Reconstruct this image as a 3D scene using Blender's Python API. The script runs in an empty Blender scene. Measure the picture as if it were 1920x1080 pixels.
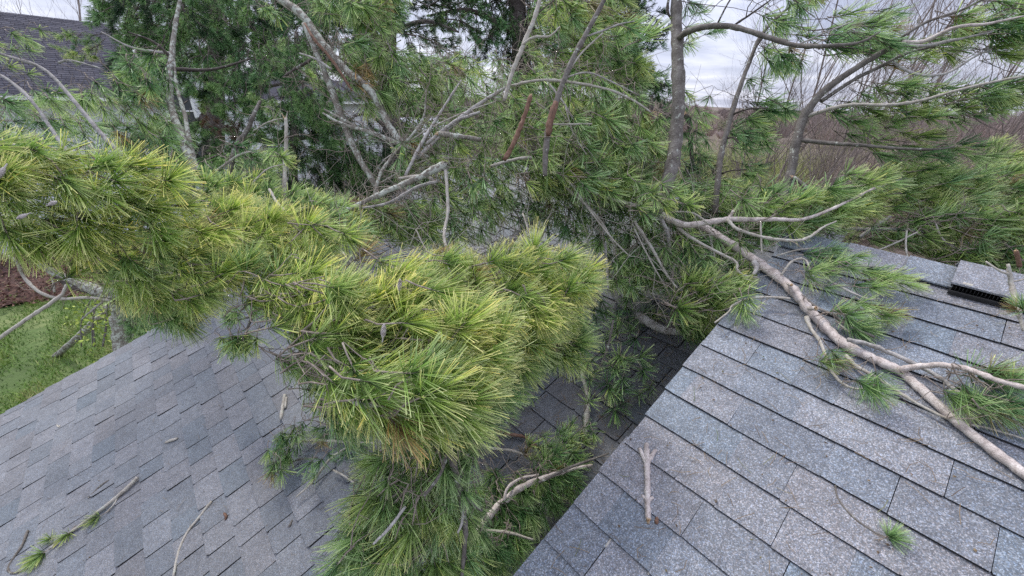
import bpy, math, random
import numpy as np
from mathutils import Vector, Quaternion, Matrix

rng = np.random.default_rng(7)
random.seed(7)
PI = math.pi

# ------------------------------------------------------------------ camera, sky, sun, exposure
scn = bpy.context.scene
CAM = np.array([0.0, 0.0, 5.2])
RC = np.array([[0.99910801, -0.04222773, 0.0],
               [0.01860500, 0.44019426, -0.89770979],
               [0.03790824, 0.89690904, 0.44058726]])
F = 730.0
cd = bpy.data.cameras.new('camera')
cd.sensor_width = 36.0
cd.lens = 36.0 * F / 1920.0
cd.clip_start = 0.02
cd.clip_end = 1500
cam = bpy.data.objects.new('camera', cd)
scn.collection.objects.link(cam)
cam.matrix_world = Matrix([[*RC[0], CAM[0]], [*RC[1], CAM[1]], [*RC[2], CAM[2]], [0, 0, 0, 1]])
scn.camera = cam

SUN_EL, SUN_AZ = math.radians(50), math.radians(325)
SKY_STRENGTH, SUN_STRENGTH = 0.074, 1.5
world = bpy.data.worlds.new('World')
scn.world = world
world.use_nodes = True
wn, wl = world.node_tree.nodes, world.node_tree.links
wn.clear()
w_out = wn.new('ShaderNodeOutputWorld')
w_bg = wn.new('ShaderNodeBackground')
w_bg.inputs['Strength'].default_value = SKY_STRENGTH
sky = wn.new('ShaderNodeTexSky')
sky.sky_type = 'NISHITA'
sky.sun_disc = False
sky.sun_elevation = SUN_EL
sky.sun_rotation = SUN_AZ
tc = wn.new('ShaderNodeTexCoord')
sep = wn.new('ShaderNodeSeparateXYZ')
wl.new(tc.outputs['Generated'], sep.inputs[0])
# cloud deck: direction projected on a high flat layer, so clouds flatten towards the horizon
mz = wn.new('ShaderNodeMath'); mz.operation = 'MAXIMUM'; mz.inputs[1].default_value = 0.0
wl.new(sep.outputs['Z'], mz.inputs[0])
ad = wn.new('ShaderNodeMath'); ad.operation = 'ADD'; ad.inputs[1].default_value = 0.11
wl.new(mz.outputs[0], ad.inputs[0])
dx = wn.new('ShaderNodeMath'); dx.operation = 'DIVIDE'
dy = wn.new('ShaderNodeMath'); dy.operation = 'DIVIDE'
wl.new(sep.outputs['X'], dx.inputs[0]); wl.new(ad.outputs[0], dx.inputs[1])
wl.new(sep.outputs['Y'], dy.inputs[0]); wl.new(ad.outputs[0], dy.inputs[1])
cmb = wn.new('ShaderNodeCombineXYZ')
wl.new(dx.outputs[0], cmb.inputs[0]); wl.new(dy.outputs[0], cmb.inputs[1])
nz = wn.new('ShaderNodeTexNoise'); nz.inputs['Scale'].default_value = 1.1
nz.inputs['Detail'].default_value = 7; nz.inputs['Roughness'].default_value = 0.52
wl.new(cmb.outputs[0], nz.inputs['Vector'])
cr = wn.new('ShaderNodeValToRGB')
cr.color_ramp.elements[0].position = 0.34; cr.color_ramp.elements[0].color = (3.6, 3.85, 5.1, 1)
cr.color_ramp.elements[1].position = 0.66; cr.color_ramp.elements[1].color = (6.9, 7.05, 8.2, 1)
e = cr.color_ramp.elements.new(0.5); e.color = (5.0, 5.25, 6.6, 1)
wl.new(nz.outputs['Fac'], cr.inputs[0])
# an overcast sky is brighter overhead than at the horizon
zr = wn.new('ShaderNodeMapRange'); zr.inputs['From Min'].default_value = 0.1; zr.inputs['From Max'].default_value = 1
zr.inputs['To Min'].default_value = 1.0; zr.inputs['To Max'].default_value = 1.9
wl.new(sep.outputs['Z'], zr.inputs['Value'])
sc = wn.new('ShaderNodeVectorMath'); sc.operation = 'SCALE'
wl.new(cr.outputs[0], sc.inputs[0]); wl.new(zr.outputs[0], sc.inputs['Scale'])
mx = wn.new('ShaderNodeMix'); mx.data_type = 'RGBA'; mx.inputs['Factor'].default_value = 0.88
wl.new(sky.outputs[0], mx.inputs['A']); wl.new(sc.outputs[0], mx.inputs['B'])
wl.new(mx.outputs['Result'], w_bg.inputs['Color'])
wl.new(w_bg.outputs[0], w_out.inputs[0])

sl = bpy.data.lights.new('sun', 'SUN')
sl.energy = SUN_STRENGTH
sl.angle = math.radians(11)
sl.color = (1.0, 0.965, 0.91)
sun = bpy.data.objects.new('sun', sl)
scn.collection.objects.link(sun)
sd = Vector((math.sin(SUN_AZ) * math.cos(SUN_EL), math.cos(SUN_AZ) * math.cos(SUN_EL), math.sin(SUN_EL)))
sun.rotation_euler = sd.to_track_quat('Z', 'Y').to_euler()

scn.view_settings.view_transform = 'Standard'
scn.view_settings.look = 'None'
scn.view_settings.gamma = 1.0
scn.view_settings.exposure = 1.02
scn.cycles.use_denoising = False
scn.cycles.max_bounces = 5
scn.cycles.diffuse_bounces = 3
scn.cycles.glossy_bounces = 2
scn.cycles.transmission_bounces = 3
scn.cycles.transparent_max_bounces = 4

# ------------------------------------------------------------------ helpers
C = scn.collection


def at(px, py, d):
    v = np.array([(px - 960) / F * d, -(py - 540) / F * d, -d])
    return CAM + RC @ v


def ray(px, py):
    v = RC @ np.array([(px - 960) / F, -(py - 540) / F, -1.0])
    return v


def project(p):
    c = RC.T @ (np.asarray(p) - CAM)
    return 960 + F * c[0] / -c[2], 540 - F * c[1] / -c[2], -c[2]


# roof frame: HV runs along the courses (away from the camera), UV up the slope, NV off the roof
HV = np.array([-0.68224026, 0.73112805, 0.0])
UV = np.array([0.68437939, 0.6386175, 0.35184165])
NV = np.array([-0.2572413, -0.24004054, 0.93605954])
HV /= np.linalg.norm(HV); NV = np.cross(HV, -UV); NV /= np.linalg.norm(NV)
if NV[2] < 0: NV = -NV
UV = np.cross(HV, NV); UV /= np.linalg.norm(UV)
if UV[2] < 0: UV = -UV
HA, HB = 1.43, 1.99
EXPO = 0.143
RAKE_A = 0.475


def plane_depth(px, py, hgt):
    r = ray(px, py)
    return -hgt / (r @ NV)


def dA(px, py, lift=0.03): return plane_depth(px, py, HA - lift)
def dB(px, py, lift=0.03): return plane_depth(px, py, HB - lift)


def roofpt(u, v, hgt, lift=0.0): return CAM + UV * u + HV * v - NV * (hgt - lift)


def clearance(p):
    q = p - CAM
    u, v, n = q @ UV, q @ HV, q @ NV
    if v < RAKE_A + 0.03:
        return n + HA if u < 2.1 else 9
    if v > 5.05 or u > 2.8:
        return 9
    return n + HB


def link(o, parent=None):
    C.objects.link(o)
    if parent is not None: o.parent = parent
    return o


def mesh_np(name, verts, faces, mats=(), fmat=None, smooth=True, attrs=None):
    """verts Nx3; faces: list of int arrays (each kxM) -> mesh"""
    me = bpy.data.meshes.new(name)
    verts = np.asarray(verts, dtype=np.float32)
    loops, starts, tot = [], [], 0
    for f in faces:
        f = np.asarray(f, dtype=np.int32)
        if f.size == 0: continue
        k, m = f.shape
        loops.append(f.ravel()); starts.append(tot + np.arange(k) * m); tot += k * m
    loops = np.concatenate(loops); starts = np.concatenate(starts)
    me.vertices.add(len(verts)); me.vertices.foreach_set('co', verts.ravel())
    me.loops.add(len(loops)); me.loops.foreach_set('vertex_index', loops)
    me.polygons.add(len(starts)); me.polygons.foreach_set('loop_start', starts.astype(np.int32))
    for m_ in mats: me.materials.append(m_)
    if fmat is not None: me.polygons.foreach_set('material_index', np.asarray(fmat, dtype=np.int32))
    me.polygons.foreach_set('use_smooth', np.full(len(starts), bool(smooth)))
    if attrs:
        for k, a in attrs.items():
            at_ = me.attributes.new(k, 'FLOAT', 'POINT')
            at_.data.foreach_set('value', np.asarray(a, dtype=np.float32))
    me.update(calc_edges=True)
    return me


def obj(name, me, parent=None, loc=None, **props):
    o = bpy.data.objects.new(name, me)
    link(o, parent)
    if loc is not None: o.location = loc
    for k, v in props.items(): o[k] = v
    return o


def thing(name, label, cat, loc, group=None):
    o = bpy.data.objects.new(name, None)
    o.empty_display_size = 0.1
    C.objects.link(o)
    o.location = tuple(loc)
    o['label'] = label; o['category'] = cat
    if group: o['group'] = group
    return o


def tag(o, label, cat, group=None):
    o['label'] = label; o['category'] = cat
    if group: o['group'] = group
    return o


def catmull(P, R, per=6):
    P = np.asarray(P, float); R = np.asarray(R, float)
    if len(P) < 3:
        t = np.linspace(0, 1, per + 1)[:, None]
        return P[0] * (1 - t) + P[-1] * t, (R[0] * (1 - t) + R[-1] * t).ravel()
    Q = np.vstack([2 * P[0] - P[1], P, 2 * P[-1] - P[-2]])
    out, ro = [], []
    for i in range(len(P) - 1):
        p0, p1, p2, p3 = Q[i:i + 4]
        for k in range(per):
            t = k / per
            out.append(0.5 * ((2 * p1) + (-p0 + p2) * t + (2 * p0 - 5 * p1 + 4 * p2 - p3) * t * t + (-p0 + 3 * p1 - 3 * p2 + p3) * t ** 3))
            ro.append(R[i] * (1 - t) + R[i + 1] * t)
    out.append(P[-1]); ro.append(R[-1])
    return np.array(out), np.array(ro)


def tube_arrays(P, R, sides=8, rough=0.0, cap=True):
    P = np.asarray(P, float); n = len(P)
    T = np.gradient(P, axis=0); T /= np.linalg.norm(T, axis=1)[:, None] + 1e-9
    ref = np.array([0, 0, 1.0]) if abs(T[0][2]) < 0.9 else np.array([1.0, 0, 0])
    a = np.cross(T[0], ref); a /= np.linalg.norm(a)
    V = []
    ang = np.arange(sides) / sides * 2 * PI
    for i in range(n):
        a = a - T[i] * (a @ T[i]); a /= np.linalg.norm(a) + 1e-9
        b = np.cross(T[i], a)
        r = R[i] * (1 + (rng.uniform(-rough, rough, sides) if rough else 0))
        V.append(P[i] + (np.cos(ang) * r)[:, None] * a + (np.sin(ang) * r)[:, None] * b)
    V = np.vstack(V)
    i = np.arange(n - 1)[:, None] * sides; j = np.arange(sides)[None, :]; j2 = (j + 1) % sides
    Fq = np.stack([i + j, i + j2, i + sides + j2, i + sides + j], -1).reshape(-1, 4)
    tri = np.zeros((0, 3), int)
    if cap:
        V = np.vstack([V, P[:1], P[-1:]])
        c0, c1 = len(V) - 2, len(V) - 1
        jj = np.arange(sides); kk = (jj + 1) % sides
        tri = np.vstack([np.stack([np.full(sides, c0), kk, jj], -1),
                         np.stack([np.full(sides, c1), (n - 1) * sides + jj, (n - 1) * sides + kk], -1)])
    return V, Fq, tri


class Bag:
    """collects vertices and faces of one mesh"""
    def __init__(s): s.v, s.f, s.n, s.m, s.at = [], {3: [], 4: []}, 0, {3: [], 4: []}, []
    def add(s, V, Fq=None, Ft=None, mat=0, attr=0.0):
        V = np.asarray(V, float)
        for k, Fa in ((4, Fq), (3, Ft)):
            if Fa is not None and len(Fa):
                s.f[k].append(np.asarray(Fa) + s.n); s.m[k].append(np.full(len(Fa), mat))
        s.v.append(V); s.at.append(np.full(len(V), attr) if np.isscalar(attr) else attr); s.n += len(V)
    def tube(s, P, R, sides=6, mat=0, rough=0.0, smooth=0, cap=True):
        if smooth: P, R = catmull(P, R, smooth)
        V, a, b = tube_arrays(P, R, sides, rough, cap); s.add(V, a, b, mat)
    def box(s, c, h, ax=None, mat=0, attr=0.0):
        c = np.asarray(c, float)
        X, Y, Z = ax if ax is not None else np.eye(3)
        V = [c + sx * h[0] * X + sy * h[1] * Y + sz * h[2] * Z for sz in (-1, 1) for sy in (-1, 1) for sx in (-1, 1)]
        Q = [[0, 2, 3, 1], [4, 5, 7, 6], [0, 1, 5, 4], [2, 6, 7, 3], [0, 4, 6, 2], [1, 3, 7, 5]]
        s.add(V, Q, None, mat, attr)
    def mesh(s, name, mats, smooth=True, attr=None, origin=None):
        V = np.vstack(s.v)
        if origin is not None: V = V - np.asarray(origin)
        faces, fm = [], []
        for k in (4, 3):
            if s.f[k]: faces.append(np.vstack(s.f[k])); fm.append(np.concatenate(s.m[k]))
        return mesh_np(name, V, faces, mats, np.concatenate(fm), smooth, {attr: np.concatenate(s.at)} if attr else None)


# ------------------------------------------------------------------ materials
def new_mat(name):
    m = bpy.data.materials.new(name); m.use_nodes = True
    nt = m.node_tree; nt.nodes.clear()
    o = nt.nodes.new('ShaderNodeOutputMaterial'); b = nt.nodes.new('ShaderNodeBsdfPrincipled')
    nt.links.new(b.outputs[0], o.inputs[0])
    return m, nt, b


def N(nt, typ, **kw):
    n = nt.nodes.new('ShaderNode' + typ)
    for k, v in kw.items():
        if k in n.inputs: n.inputs[k].default_value = v
        else: setattr(n, k, v)
    return n


def ramp(nt, src, stops, interp='LINEAR'):
    r = nt.nodes.new('ShaderNodeValToRGB'); r.color_ramp.interpolation = interp
    el = r.color_ramp.elements
    while len(el) < len(stops): el.new(0.5)
    for q, (p, c) in zip(el, stops):
        q.position = p; q.color = (*c, 1) if len(c) == 3 else c
    nt.links.new(src, r.inputs[0])
    return r


def mixc(nt, fac, a, b, mode='MIX'):
    m = nt.nodes.new('ShaderNodeMix'); m.data_type = 'RGBA'; m.blend_type = mode
    for k, v in (('Factor', fac), ('A', a), ('B', b)):
        if isinstance(v, (int, float)): m.inputs[k].default_value = v
        elif isinstance(v, tuple): m.inputs[k].default_value = (*v, 1)
        else: nt.links.new(v, m.inputs[k])
    return m.outputs['Result']


def bump(nt, b, h, strength=0.4, dist=0.002):
    bp = nt.nodes.new('ShaderNodeBump'); bp.inputs['Strength'].default_value = strength; bp.inputs['Distance'].default_value = dist
    nt.links.new(h, bp.inputs['Height']); nt.links.new(bp.outputs[0], b.inputs['Normal'])


def plain(name, col, rough=0.7, var=0.25, scale=20):
    m, nt, b = new_mat(name)
    g = N(nt, 'NewGeometry'); n = N(nt, 'TexNoise', Scale=scale, Detail=5.0)
    nt.links.new(g.outputs['Position'], n.inputs['Vector'])
    c0 = tuple(c * (1 - var) for c in col); c1 = tuple(min(1, c * (1 + var)) for c in col)
    r = ramp(nt, n.outputs['Fac'], [(0.3, c0), (0.7, c1)])
    nt.links.new(r.outputs[0], b.inputs['Base Color']); b.inputs['Roughness'].default_value = rough
    bump(nt, b, n.outputs['Fac'], 0.3, 0.002)
    return m


def shingle_mat(name, palette, lo, hi, gscale=330, valley_shade=None):
    m, nt, b = new_mat(name)
    g = N(nt, 'NewGeometry'); oi = N(nt, 'ObjectInfo'); a = N(nt, 'Attribute', attribute_name='rnd')
    s = N(nt, 'Math', operation='ADD'); nt.links.new(oi.outputs['Random'], s.inputs[0]); nt.links.new(a.outputs['Fac'], s.inputs[1])
    fr = N(nt, 'Math', operation='FRACT'); nt.links.new(s.outputs[0], fr.inputs[0])
    base = ramp(nt, fr.outputs[0], palette)
    # granules: small cells, each lighter or darker, plus a few whitish ones
    v = N(nt, 'TexVoronoi', Scale=gscale); nt.links.new(g.outputs['Position'], v.inputs['Vector'])
    sp = N(nt, 'SeparateColor'); nt.links.new(v.outputs['Color'], sp.inputs[0])
    gr = ramp(nt, sp.outputs[0], [(0.0, (lo, lo, lo)), (0.62, (0.95, 0.95, 0.95)), (0.85, (1.35, 1.36, 1.4)), (1.0, (hi, hi, hi * 1.02))])
    c = mixc(nt, 1.0, base.outputs[0], gr.outputs[0], 'MULTIPLY')
    tint = ramp(nt, sp.outputs[1], [(0.0, (0.86, 0.95, 1.12)), (0.5, (1, 1, 1)), (1.0, (1.14, 0.99, 0.92))])
    c = mixc(nt, 0.8, c, tint.outputs[0], 'MULTIPLY')
    # broad weathering and dirt
    n2 = N(nt, 'TexNoise', Scale=2.3, Detail=6.0, Roughness=0.65); nt.links.new(g.outputs['Position'], n2.inputs['Vector'])
    r2 = ramp(nt, n2.outputs['Fac'], [(0.3, (0.78, 0.79, 0.8)), (0.7, (1.15, 1.14, 1.13))])
    c = mixc(nt, 0.9, c, r2.outputs[0], 'MULTIPLY')
    n3 = N(nt, 'TexNoise', Scale=26, Detail=4.0, Roughness=0.7); nt.links.new(g.outputs['Position'], n3.inputs['Vector'])
    r3 = ramp(nt, n3.outputs['Fac'], [(0.32, (0.72, 0.72, 0.74)), (0.6, (1.08, 1.08, 1.08))])
    c = mixc(nt, 0.8, c, r3.outputs[0], 'MULTIPLY')
    if valley_shade is not None:
        # shade in the valley beside the wall, painted into the colour, ragged outline
        vs = N(nt, 'VectorMath', operation='SUBTRACT'); nt.links.new(g.outputs['Position'], vs.inputs[0]); vs.inputs[1].default_value = tuple(valley_shade)
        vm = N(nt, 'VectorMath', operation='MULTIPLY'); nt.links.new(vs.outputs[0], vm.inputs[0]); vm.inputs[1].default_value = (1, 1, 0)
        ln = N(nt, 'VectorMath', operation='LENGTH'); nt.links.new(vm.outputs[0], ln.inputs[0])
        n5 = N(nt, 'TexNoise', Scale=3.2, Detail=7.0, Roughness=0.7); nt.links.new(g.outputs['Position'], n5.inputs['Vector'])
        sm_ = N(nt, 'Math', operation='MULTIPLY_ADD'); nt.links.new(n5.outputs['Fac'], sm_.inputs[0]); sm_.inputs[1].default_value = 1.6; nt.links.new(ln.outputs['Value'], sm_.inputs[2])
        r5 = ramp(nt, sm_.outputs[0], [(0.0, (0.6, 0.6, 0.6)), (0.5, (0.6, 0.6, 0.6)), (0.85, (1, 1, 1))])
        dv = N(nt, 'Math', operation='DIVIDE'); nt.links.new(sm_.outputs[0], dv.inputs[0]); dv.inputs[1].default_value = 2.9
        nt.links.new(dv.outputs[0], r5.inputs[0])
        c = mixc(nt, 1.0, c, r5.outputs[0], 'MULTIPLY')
    nt.links.new(c, b.inputs['Base Color'])
    b.inputs['Roughness'].default_value = 0.62
    b.inputs['Specular IOR Level'].default_value = 0.6
    bump(nt, b, sp.outputs[0], 0.55, 0.0016)
    return m


PAL_A = [(0.0, (0.218, 0.246, 0.272)), (0.22, (0.172, 0.190, 0.210)), (0.42, (0.168, 0.205, 0.233)), (0.6, (0.238, 0.252, 0.268)),
         (0.8, (0.226, 0.226, 0.232)), (1.0, (0.192, 0.206, 0.222))]
PAL_B = [(0.0, (0.134, 0.150, 0.162)), (0.22, (0.190, 0.201, 0.210)), (0.42, (0.124, 0.150, 0.168)), (0.6, (0.206, 0.214, 0.223)),
         (0.8, (0.168, 0.170, 0.174)), (1.0, (0.148, 0.164, 0.178))]
M_SHA = shingle_mat('granule_shingle_grey', PAL_A, 0.5, 1.95, 350)
M_SHB = shingle_mat('granule_shingle_slate', PAL_B, 0.55, 1.65, 380, valley_shade=roofpt(.95, 1.15, HB))  # lower roof: painted valley shade centred on this point
M_ASPH = plain('asphalt_edge', (0.022, 0.022, 0.024), 0.9)
M_DECK = plain('roof_deck', (0.02, 0.02, 0.022), 0.9)
M_BLACK = plain('black_plastic', (0.018, 0.018, 0.019), 0.45)
M_WHITE = plain('white_vinyl', (0.66, 0.67, 0.70), 0.5, 0.06, 3)
M_TRIM = plain('white_trim', (0.8, 0.8, 0.8), 0.5, 0.05, 4)


def bark_mat(name, c0, c1, c2, lichen=0.0, scale=18, rough=0.85):
    m, nt, b = new_mat(name)
    g = N(nt, 'NewGeometry')
    n = N(nt, 'TexNoise', Scale=scale, Detail=8.0, Roughness=0.7); nt.links.new(g.outputs['Position'], n.inputs['Vector'])
    r = ramp(nt, n.outputs['Fac'], [(0.28, c0), (0.5, c1), (0.74, c2)])
    c = r.outputs[0]
    n4 = N(nt, 'TexNoise', Scale=scale * 7, Detail=5.0, Roughness=0.7); nt.links.new(g.outputs['Position'], n4.inputs['Vector'])
    r4 = ramp(nt, n4.outputs['Fac'], [(0.35, (0.6, 0.58, 0.56)), (0.5, (1, 1, 1)), (0.7, (1.25, 1.25, 1.25))])
    c = mixc(nt, 0.85, c, r4.outputs[0], 'MULTIPLY')
    if lichen:
        n2 = N(nt, 'TexNoise', Scale=scale * 1.6, Detail=7.0, Roughness=0.75); nt.links.new(g.outputs['Position'], n2.inputs['Vector'])
        r2 = ramp(nt, n2.outputs['Fac'], [(0.62 - lichen * 0.2, (0, 0, 0)), (0.66 - lichen * 0.2, (1, 1, 1))])
        c = mixc(nt, r2.outputs[0], c, (0.42, 0.44, 0.38))
    nt.links.new(c, b.inputs['Base Color']); b.inputs['Roughness'].default_value = rough
    b.inputs['Specular IOR Level'].default_value = 0.25
    bump(nt, b, n4.outputs['Fac'], 0.6, 0.003)
    return m


M_BARK_PINK = bark_mat('smooth_pink_grey_bark', (0.22, 0.18, 0.16), (0.52, 0.455, 0.42), (0.72, 0.67, 0.63), 0, 34)
M_BARK_GREY = bark_mat('grey_bark', (0.15, 0.135, 0.125), (0.35, 0.33, 0.31), (0.56, 0.54, 0.51), 0.2, 24)
M_BARK_LICH = bark_mat('lichen_bark', (0.09, 0.075, 0.06), (0.20, 0.18, 0.15), (0.33, 0.31, 0.26), 0.62, 13)
M_BARK_DARK = bark_mat('dark_bark', (0.035, 0.028, 0.025), (0.075, 0.062, 0.055), (0.13, 0.115, 0.10), 0.1, 12)
M_BARK_MID = bark_mat('mid_brown_bark', (0.07, 0.06, 0.052), (0.145, 0.13, 0.115), (0.24, 0.225, 0.205), 0.15, 20)
M_BARK_RED = bark_mat('red_peeled_bark', (0.07, 0.045, 0.035), (0.17, 0.095, 0.065), (0.30, 0.2, 0.15), 0, 34)
M_BARK_PALE = bark_mat('pale_bark', (0.24, 0.21, 0.17), (0.40, 0.37, 0.32), (0.52, 0.49, 0.44), 0.25, 26)
M_TWIG = bark_mat('twig_bark', (0.12, 0.095, 0.075), (0.26, 0.215, 0.18), (0.44, 0.39, 0.34), 0, 40)
M_TWIG_DK = bark_mat('dark_twig_bark', (0.05, 0.04, 0.035), (0.11, 0.09, 0.08), (0.18, 0.16, 0.145), 0, 40)
M_WOOD = bark_mat('raw_broken_wood', (0.26, 0.14, 0.07), (0.46, 0.32, 0.19), (0.62, 0.50, 0.36), 0, 60)
M_BARE = bark_mat('bare_twig_bark', (0.15, 0.12, 0.105), (0.25, 0.21, 0.19), (0.36, 0.31, 0.285), 0, 10)
M_CONE = bark_mat('cone_scales', (0.34, 0.29, 0.27), (0.56, 0.51, 0.49), (0.74, 0.70, 0.68), 0, 90)


def needle_mat(name, base, mid, tip, dark=0.55, trans=0.3):
    m = bpy.data.materials.new(name); m.use_nodes = True
    nt = m.node_tree; nt.nodes.clear()
    o = N(nt, 'OutputMaterial'); b = N(nt, 'BsdfPrincipled'); tr = N(nt, 'BsdfTranslucent'); ms = N(nt, 'MixShader')
    ms.inputs[0].default_value = trans
    nt.links.new(b.outputs[0], ms.inputs[1]); nt.links.new(tr.outputs[0], ms.inputs[2]); nt.links.new(ms.outputs[0], o.inputs[0])
    t = N(nt, 'Attribute', attribute_name='t'); r_ = N(nt, 'Attribute', attribute_name='r'); oi = N(nt, 'ObjectInfo')
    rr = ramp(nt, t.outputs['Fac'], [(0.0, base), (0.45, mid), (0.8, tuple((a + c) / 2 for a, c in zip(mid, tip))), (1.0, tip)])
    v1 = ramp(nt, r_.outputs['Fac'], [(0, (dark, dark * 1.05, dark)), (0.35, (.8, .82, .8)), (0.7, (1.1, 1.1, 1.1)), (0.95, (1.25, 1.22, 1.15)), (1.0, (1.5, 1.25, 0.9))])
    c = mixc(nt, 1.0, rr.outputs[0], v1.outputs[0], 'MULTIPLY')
    v2 = ramp(nt, oi.outputs['Random'], [(0, (0.66, 0.8, 0.85)), (0.5, (1, 1, 1)), (1.0, (1.2, 1.14, 0.95))])
    c = mixc(nt, 1.0, c, v2.outputs[0], 'MULTIPLY')
    nt.links.new(c, b.inputs['Base Color']); nt.links.new(c, tr.inputs['Color'])
    b.inputs['Roughness'].default_value = 0.5; b.inputs['Specular IOR Level'].default_value = 0.22
    return m


ND = {
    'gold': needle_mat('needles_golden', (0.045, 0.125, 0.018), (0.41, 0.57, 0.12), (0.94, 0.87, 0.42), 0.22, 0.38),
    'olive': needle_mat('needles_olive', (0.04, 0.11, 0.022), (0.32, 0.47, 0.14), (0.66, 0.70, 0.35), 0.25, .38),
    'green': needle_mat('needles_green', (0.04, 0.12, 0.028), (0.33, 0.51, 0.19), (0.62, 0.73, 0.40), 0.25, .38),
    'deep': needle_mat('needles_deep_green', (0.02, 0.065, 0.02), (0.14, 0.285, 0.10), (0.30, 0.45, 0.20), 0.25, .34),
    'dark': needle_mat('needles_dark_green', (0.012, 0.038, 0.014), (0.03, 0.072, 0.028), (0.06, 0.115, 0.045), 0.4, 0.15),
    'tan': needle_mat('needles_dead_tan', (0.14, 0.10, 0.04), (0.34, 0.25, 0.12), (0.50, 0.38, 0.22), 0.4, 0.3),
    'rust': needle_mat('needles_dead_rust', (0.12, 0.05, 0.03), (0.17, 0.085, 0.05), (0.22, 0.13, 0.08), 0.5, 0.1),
}


# ------------------------------------------------------------------ needle tufts (shared meshes)
def needles(n, L, shoot, a0, a1, w, start=0.25, gravity=0.0, rs=None, jit=0.07, one_side=0.0):
    """n needles along a shoot on +X. returns V,Fq,t,r"""
    rs = rs or rng
    k = 2                                     # needles stand in bundles
    nf = max(4, n // k); n = nf * k
    bs = start + (1 - start) * (rs.permutation(nf) + rs.random(nf)) / nf
    bang = a0 + (a1 - a0) * (bs - start) / (1 - start) + rs.normal(0, 8, nf); bphi = (np.arange(nf) * 2.39996 + rs.normal(0, .25, nf)) % (2 * PI)
    s = np.repeat(bs, k)
    ang = np.radians(np.repeat(bang, k) + rs.normal(0, 3.2, n))
    phi = np.repeat(bphi, k) + rs.normal(0, .07, n)
    d = np.stack([np.cos(ang), np.sin(ang) * np.cos(phi), np.sin(ang) * np.sin(phi)], -1)
    base = np.stack([s * shoot, np.zeros(n), np.zeros(n)], -1)
    ln = L * np.repeat(rs.uniform(0.82, 1.05, nf), k) * rs.uniform(.95, 1.03, n)
    ln = np.where(rs.random(n) < 0.06, ln * 0.6, ln)
    bend = np.stack([np.full(n, rs.normal(0.05, 0.02)), np.repeat(rs.normal(0, jit, nf), k), np.repeat(rs.normal(0, jit, nf), k) - gravity], -1)
    side = np.cross(d, rs.normal(0, 1, (n, 3))); side /= np.linalg.norm(side, axis=1)[:, None]
    V, T = [], []
    for t, ww in ((0, 0.8), (0.5, 1.0), (1.0, 0.7)):
        p = base + d * (ln * t)[:, None] + bend * (ln * t * t)[:, None] * 0.6
        V += [p + side * (w * ww / 2), p - side * (w * ww / 2)]
        T += [np.full(n, t)] * 2
    V = np.stack(V, 1).reshape(-1, 3); T = np.stack(T, 1).ravel()
    i = np.arange(n)[:, None] * 6
    Fq = np.concatenate([i + np.array([0, 1, 3, 2]), i + np.array([2, 3, 5, 4])], 0)
    return V, Fq, T, np.repeat(np.clip(np.repeat(rs.random(nf), k) + rs.normal(0, .06, n), 0, 1), 6)


def rotate_to(V, d, roll=0.0):
    q = Vector((1, 0, 0)).rotation_difference(Vector(d)) @ Quaternion((1, 0, 0), roll)
    return V @ np.array(q.to_matrix()).T


def tuft_mesh(name, kind, far=False):
    K = {'brush': (96, 0.100, 0.055, 66, 10, 0.0018, 0.04), 'fan': (84, 0.096, 0.035, 76, 12, 0.0018, 0.04),
         'star': (85, 0.085, 0.035, 88, 45, 0.0015, 0.0), 'wind': (105, 0.115, 0.08, 40, 8, 0.0016, 0.1),
         'droop': (100, 0.10, 0.05, 48, 16, 0.0016, 0.15)}[kind]
    K = list(K)
    if far: K[0] = int(K[0] * .58); K[5] *= 1.65
    V, Fq, T, R = needles(*K[:6], gravity=K[6])
    sh = K[2]
    tv, tq, tt = tube_arrays([[-0.05, 0, rng.normal(0, .008)], [-0.02, rng.normal(0, .004), 0], [sh * .5, 0, 0], [sh, 0, 0]], [.0024, .0024, .002, .0012], 5)
    bag = Bag(); bag.add(V, Fq, None, 0)
    nv = bag.n
    bag.add(tv, tq, tt, 1)
    me = mesh_np(name, np.vstack(bag.v), [np.vstack(bag.f[4]), np.vstack(bag.f[3])], [ND['green'], M_TWIG],
                 np.concatenate(bag.m[4] + bag.m[3]), True,
                 {'t': np.concatenate([T, np.zeros(len(tv))]), 'r': np.concatenate([R, np.zeros(len(tv))])})
    return me


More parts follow.
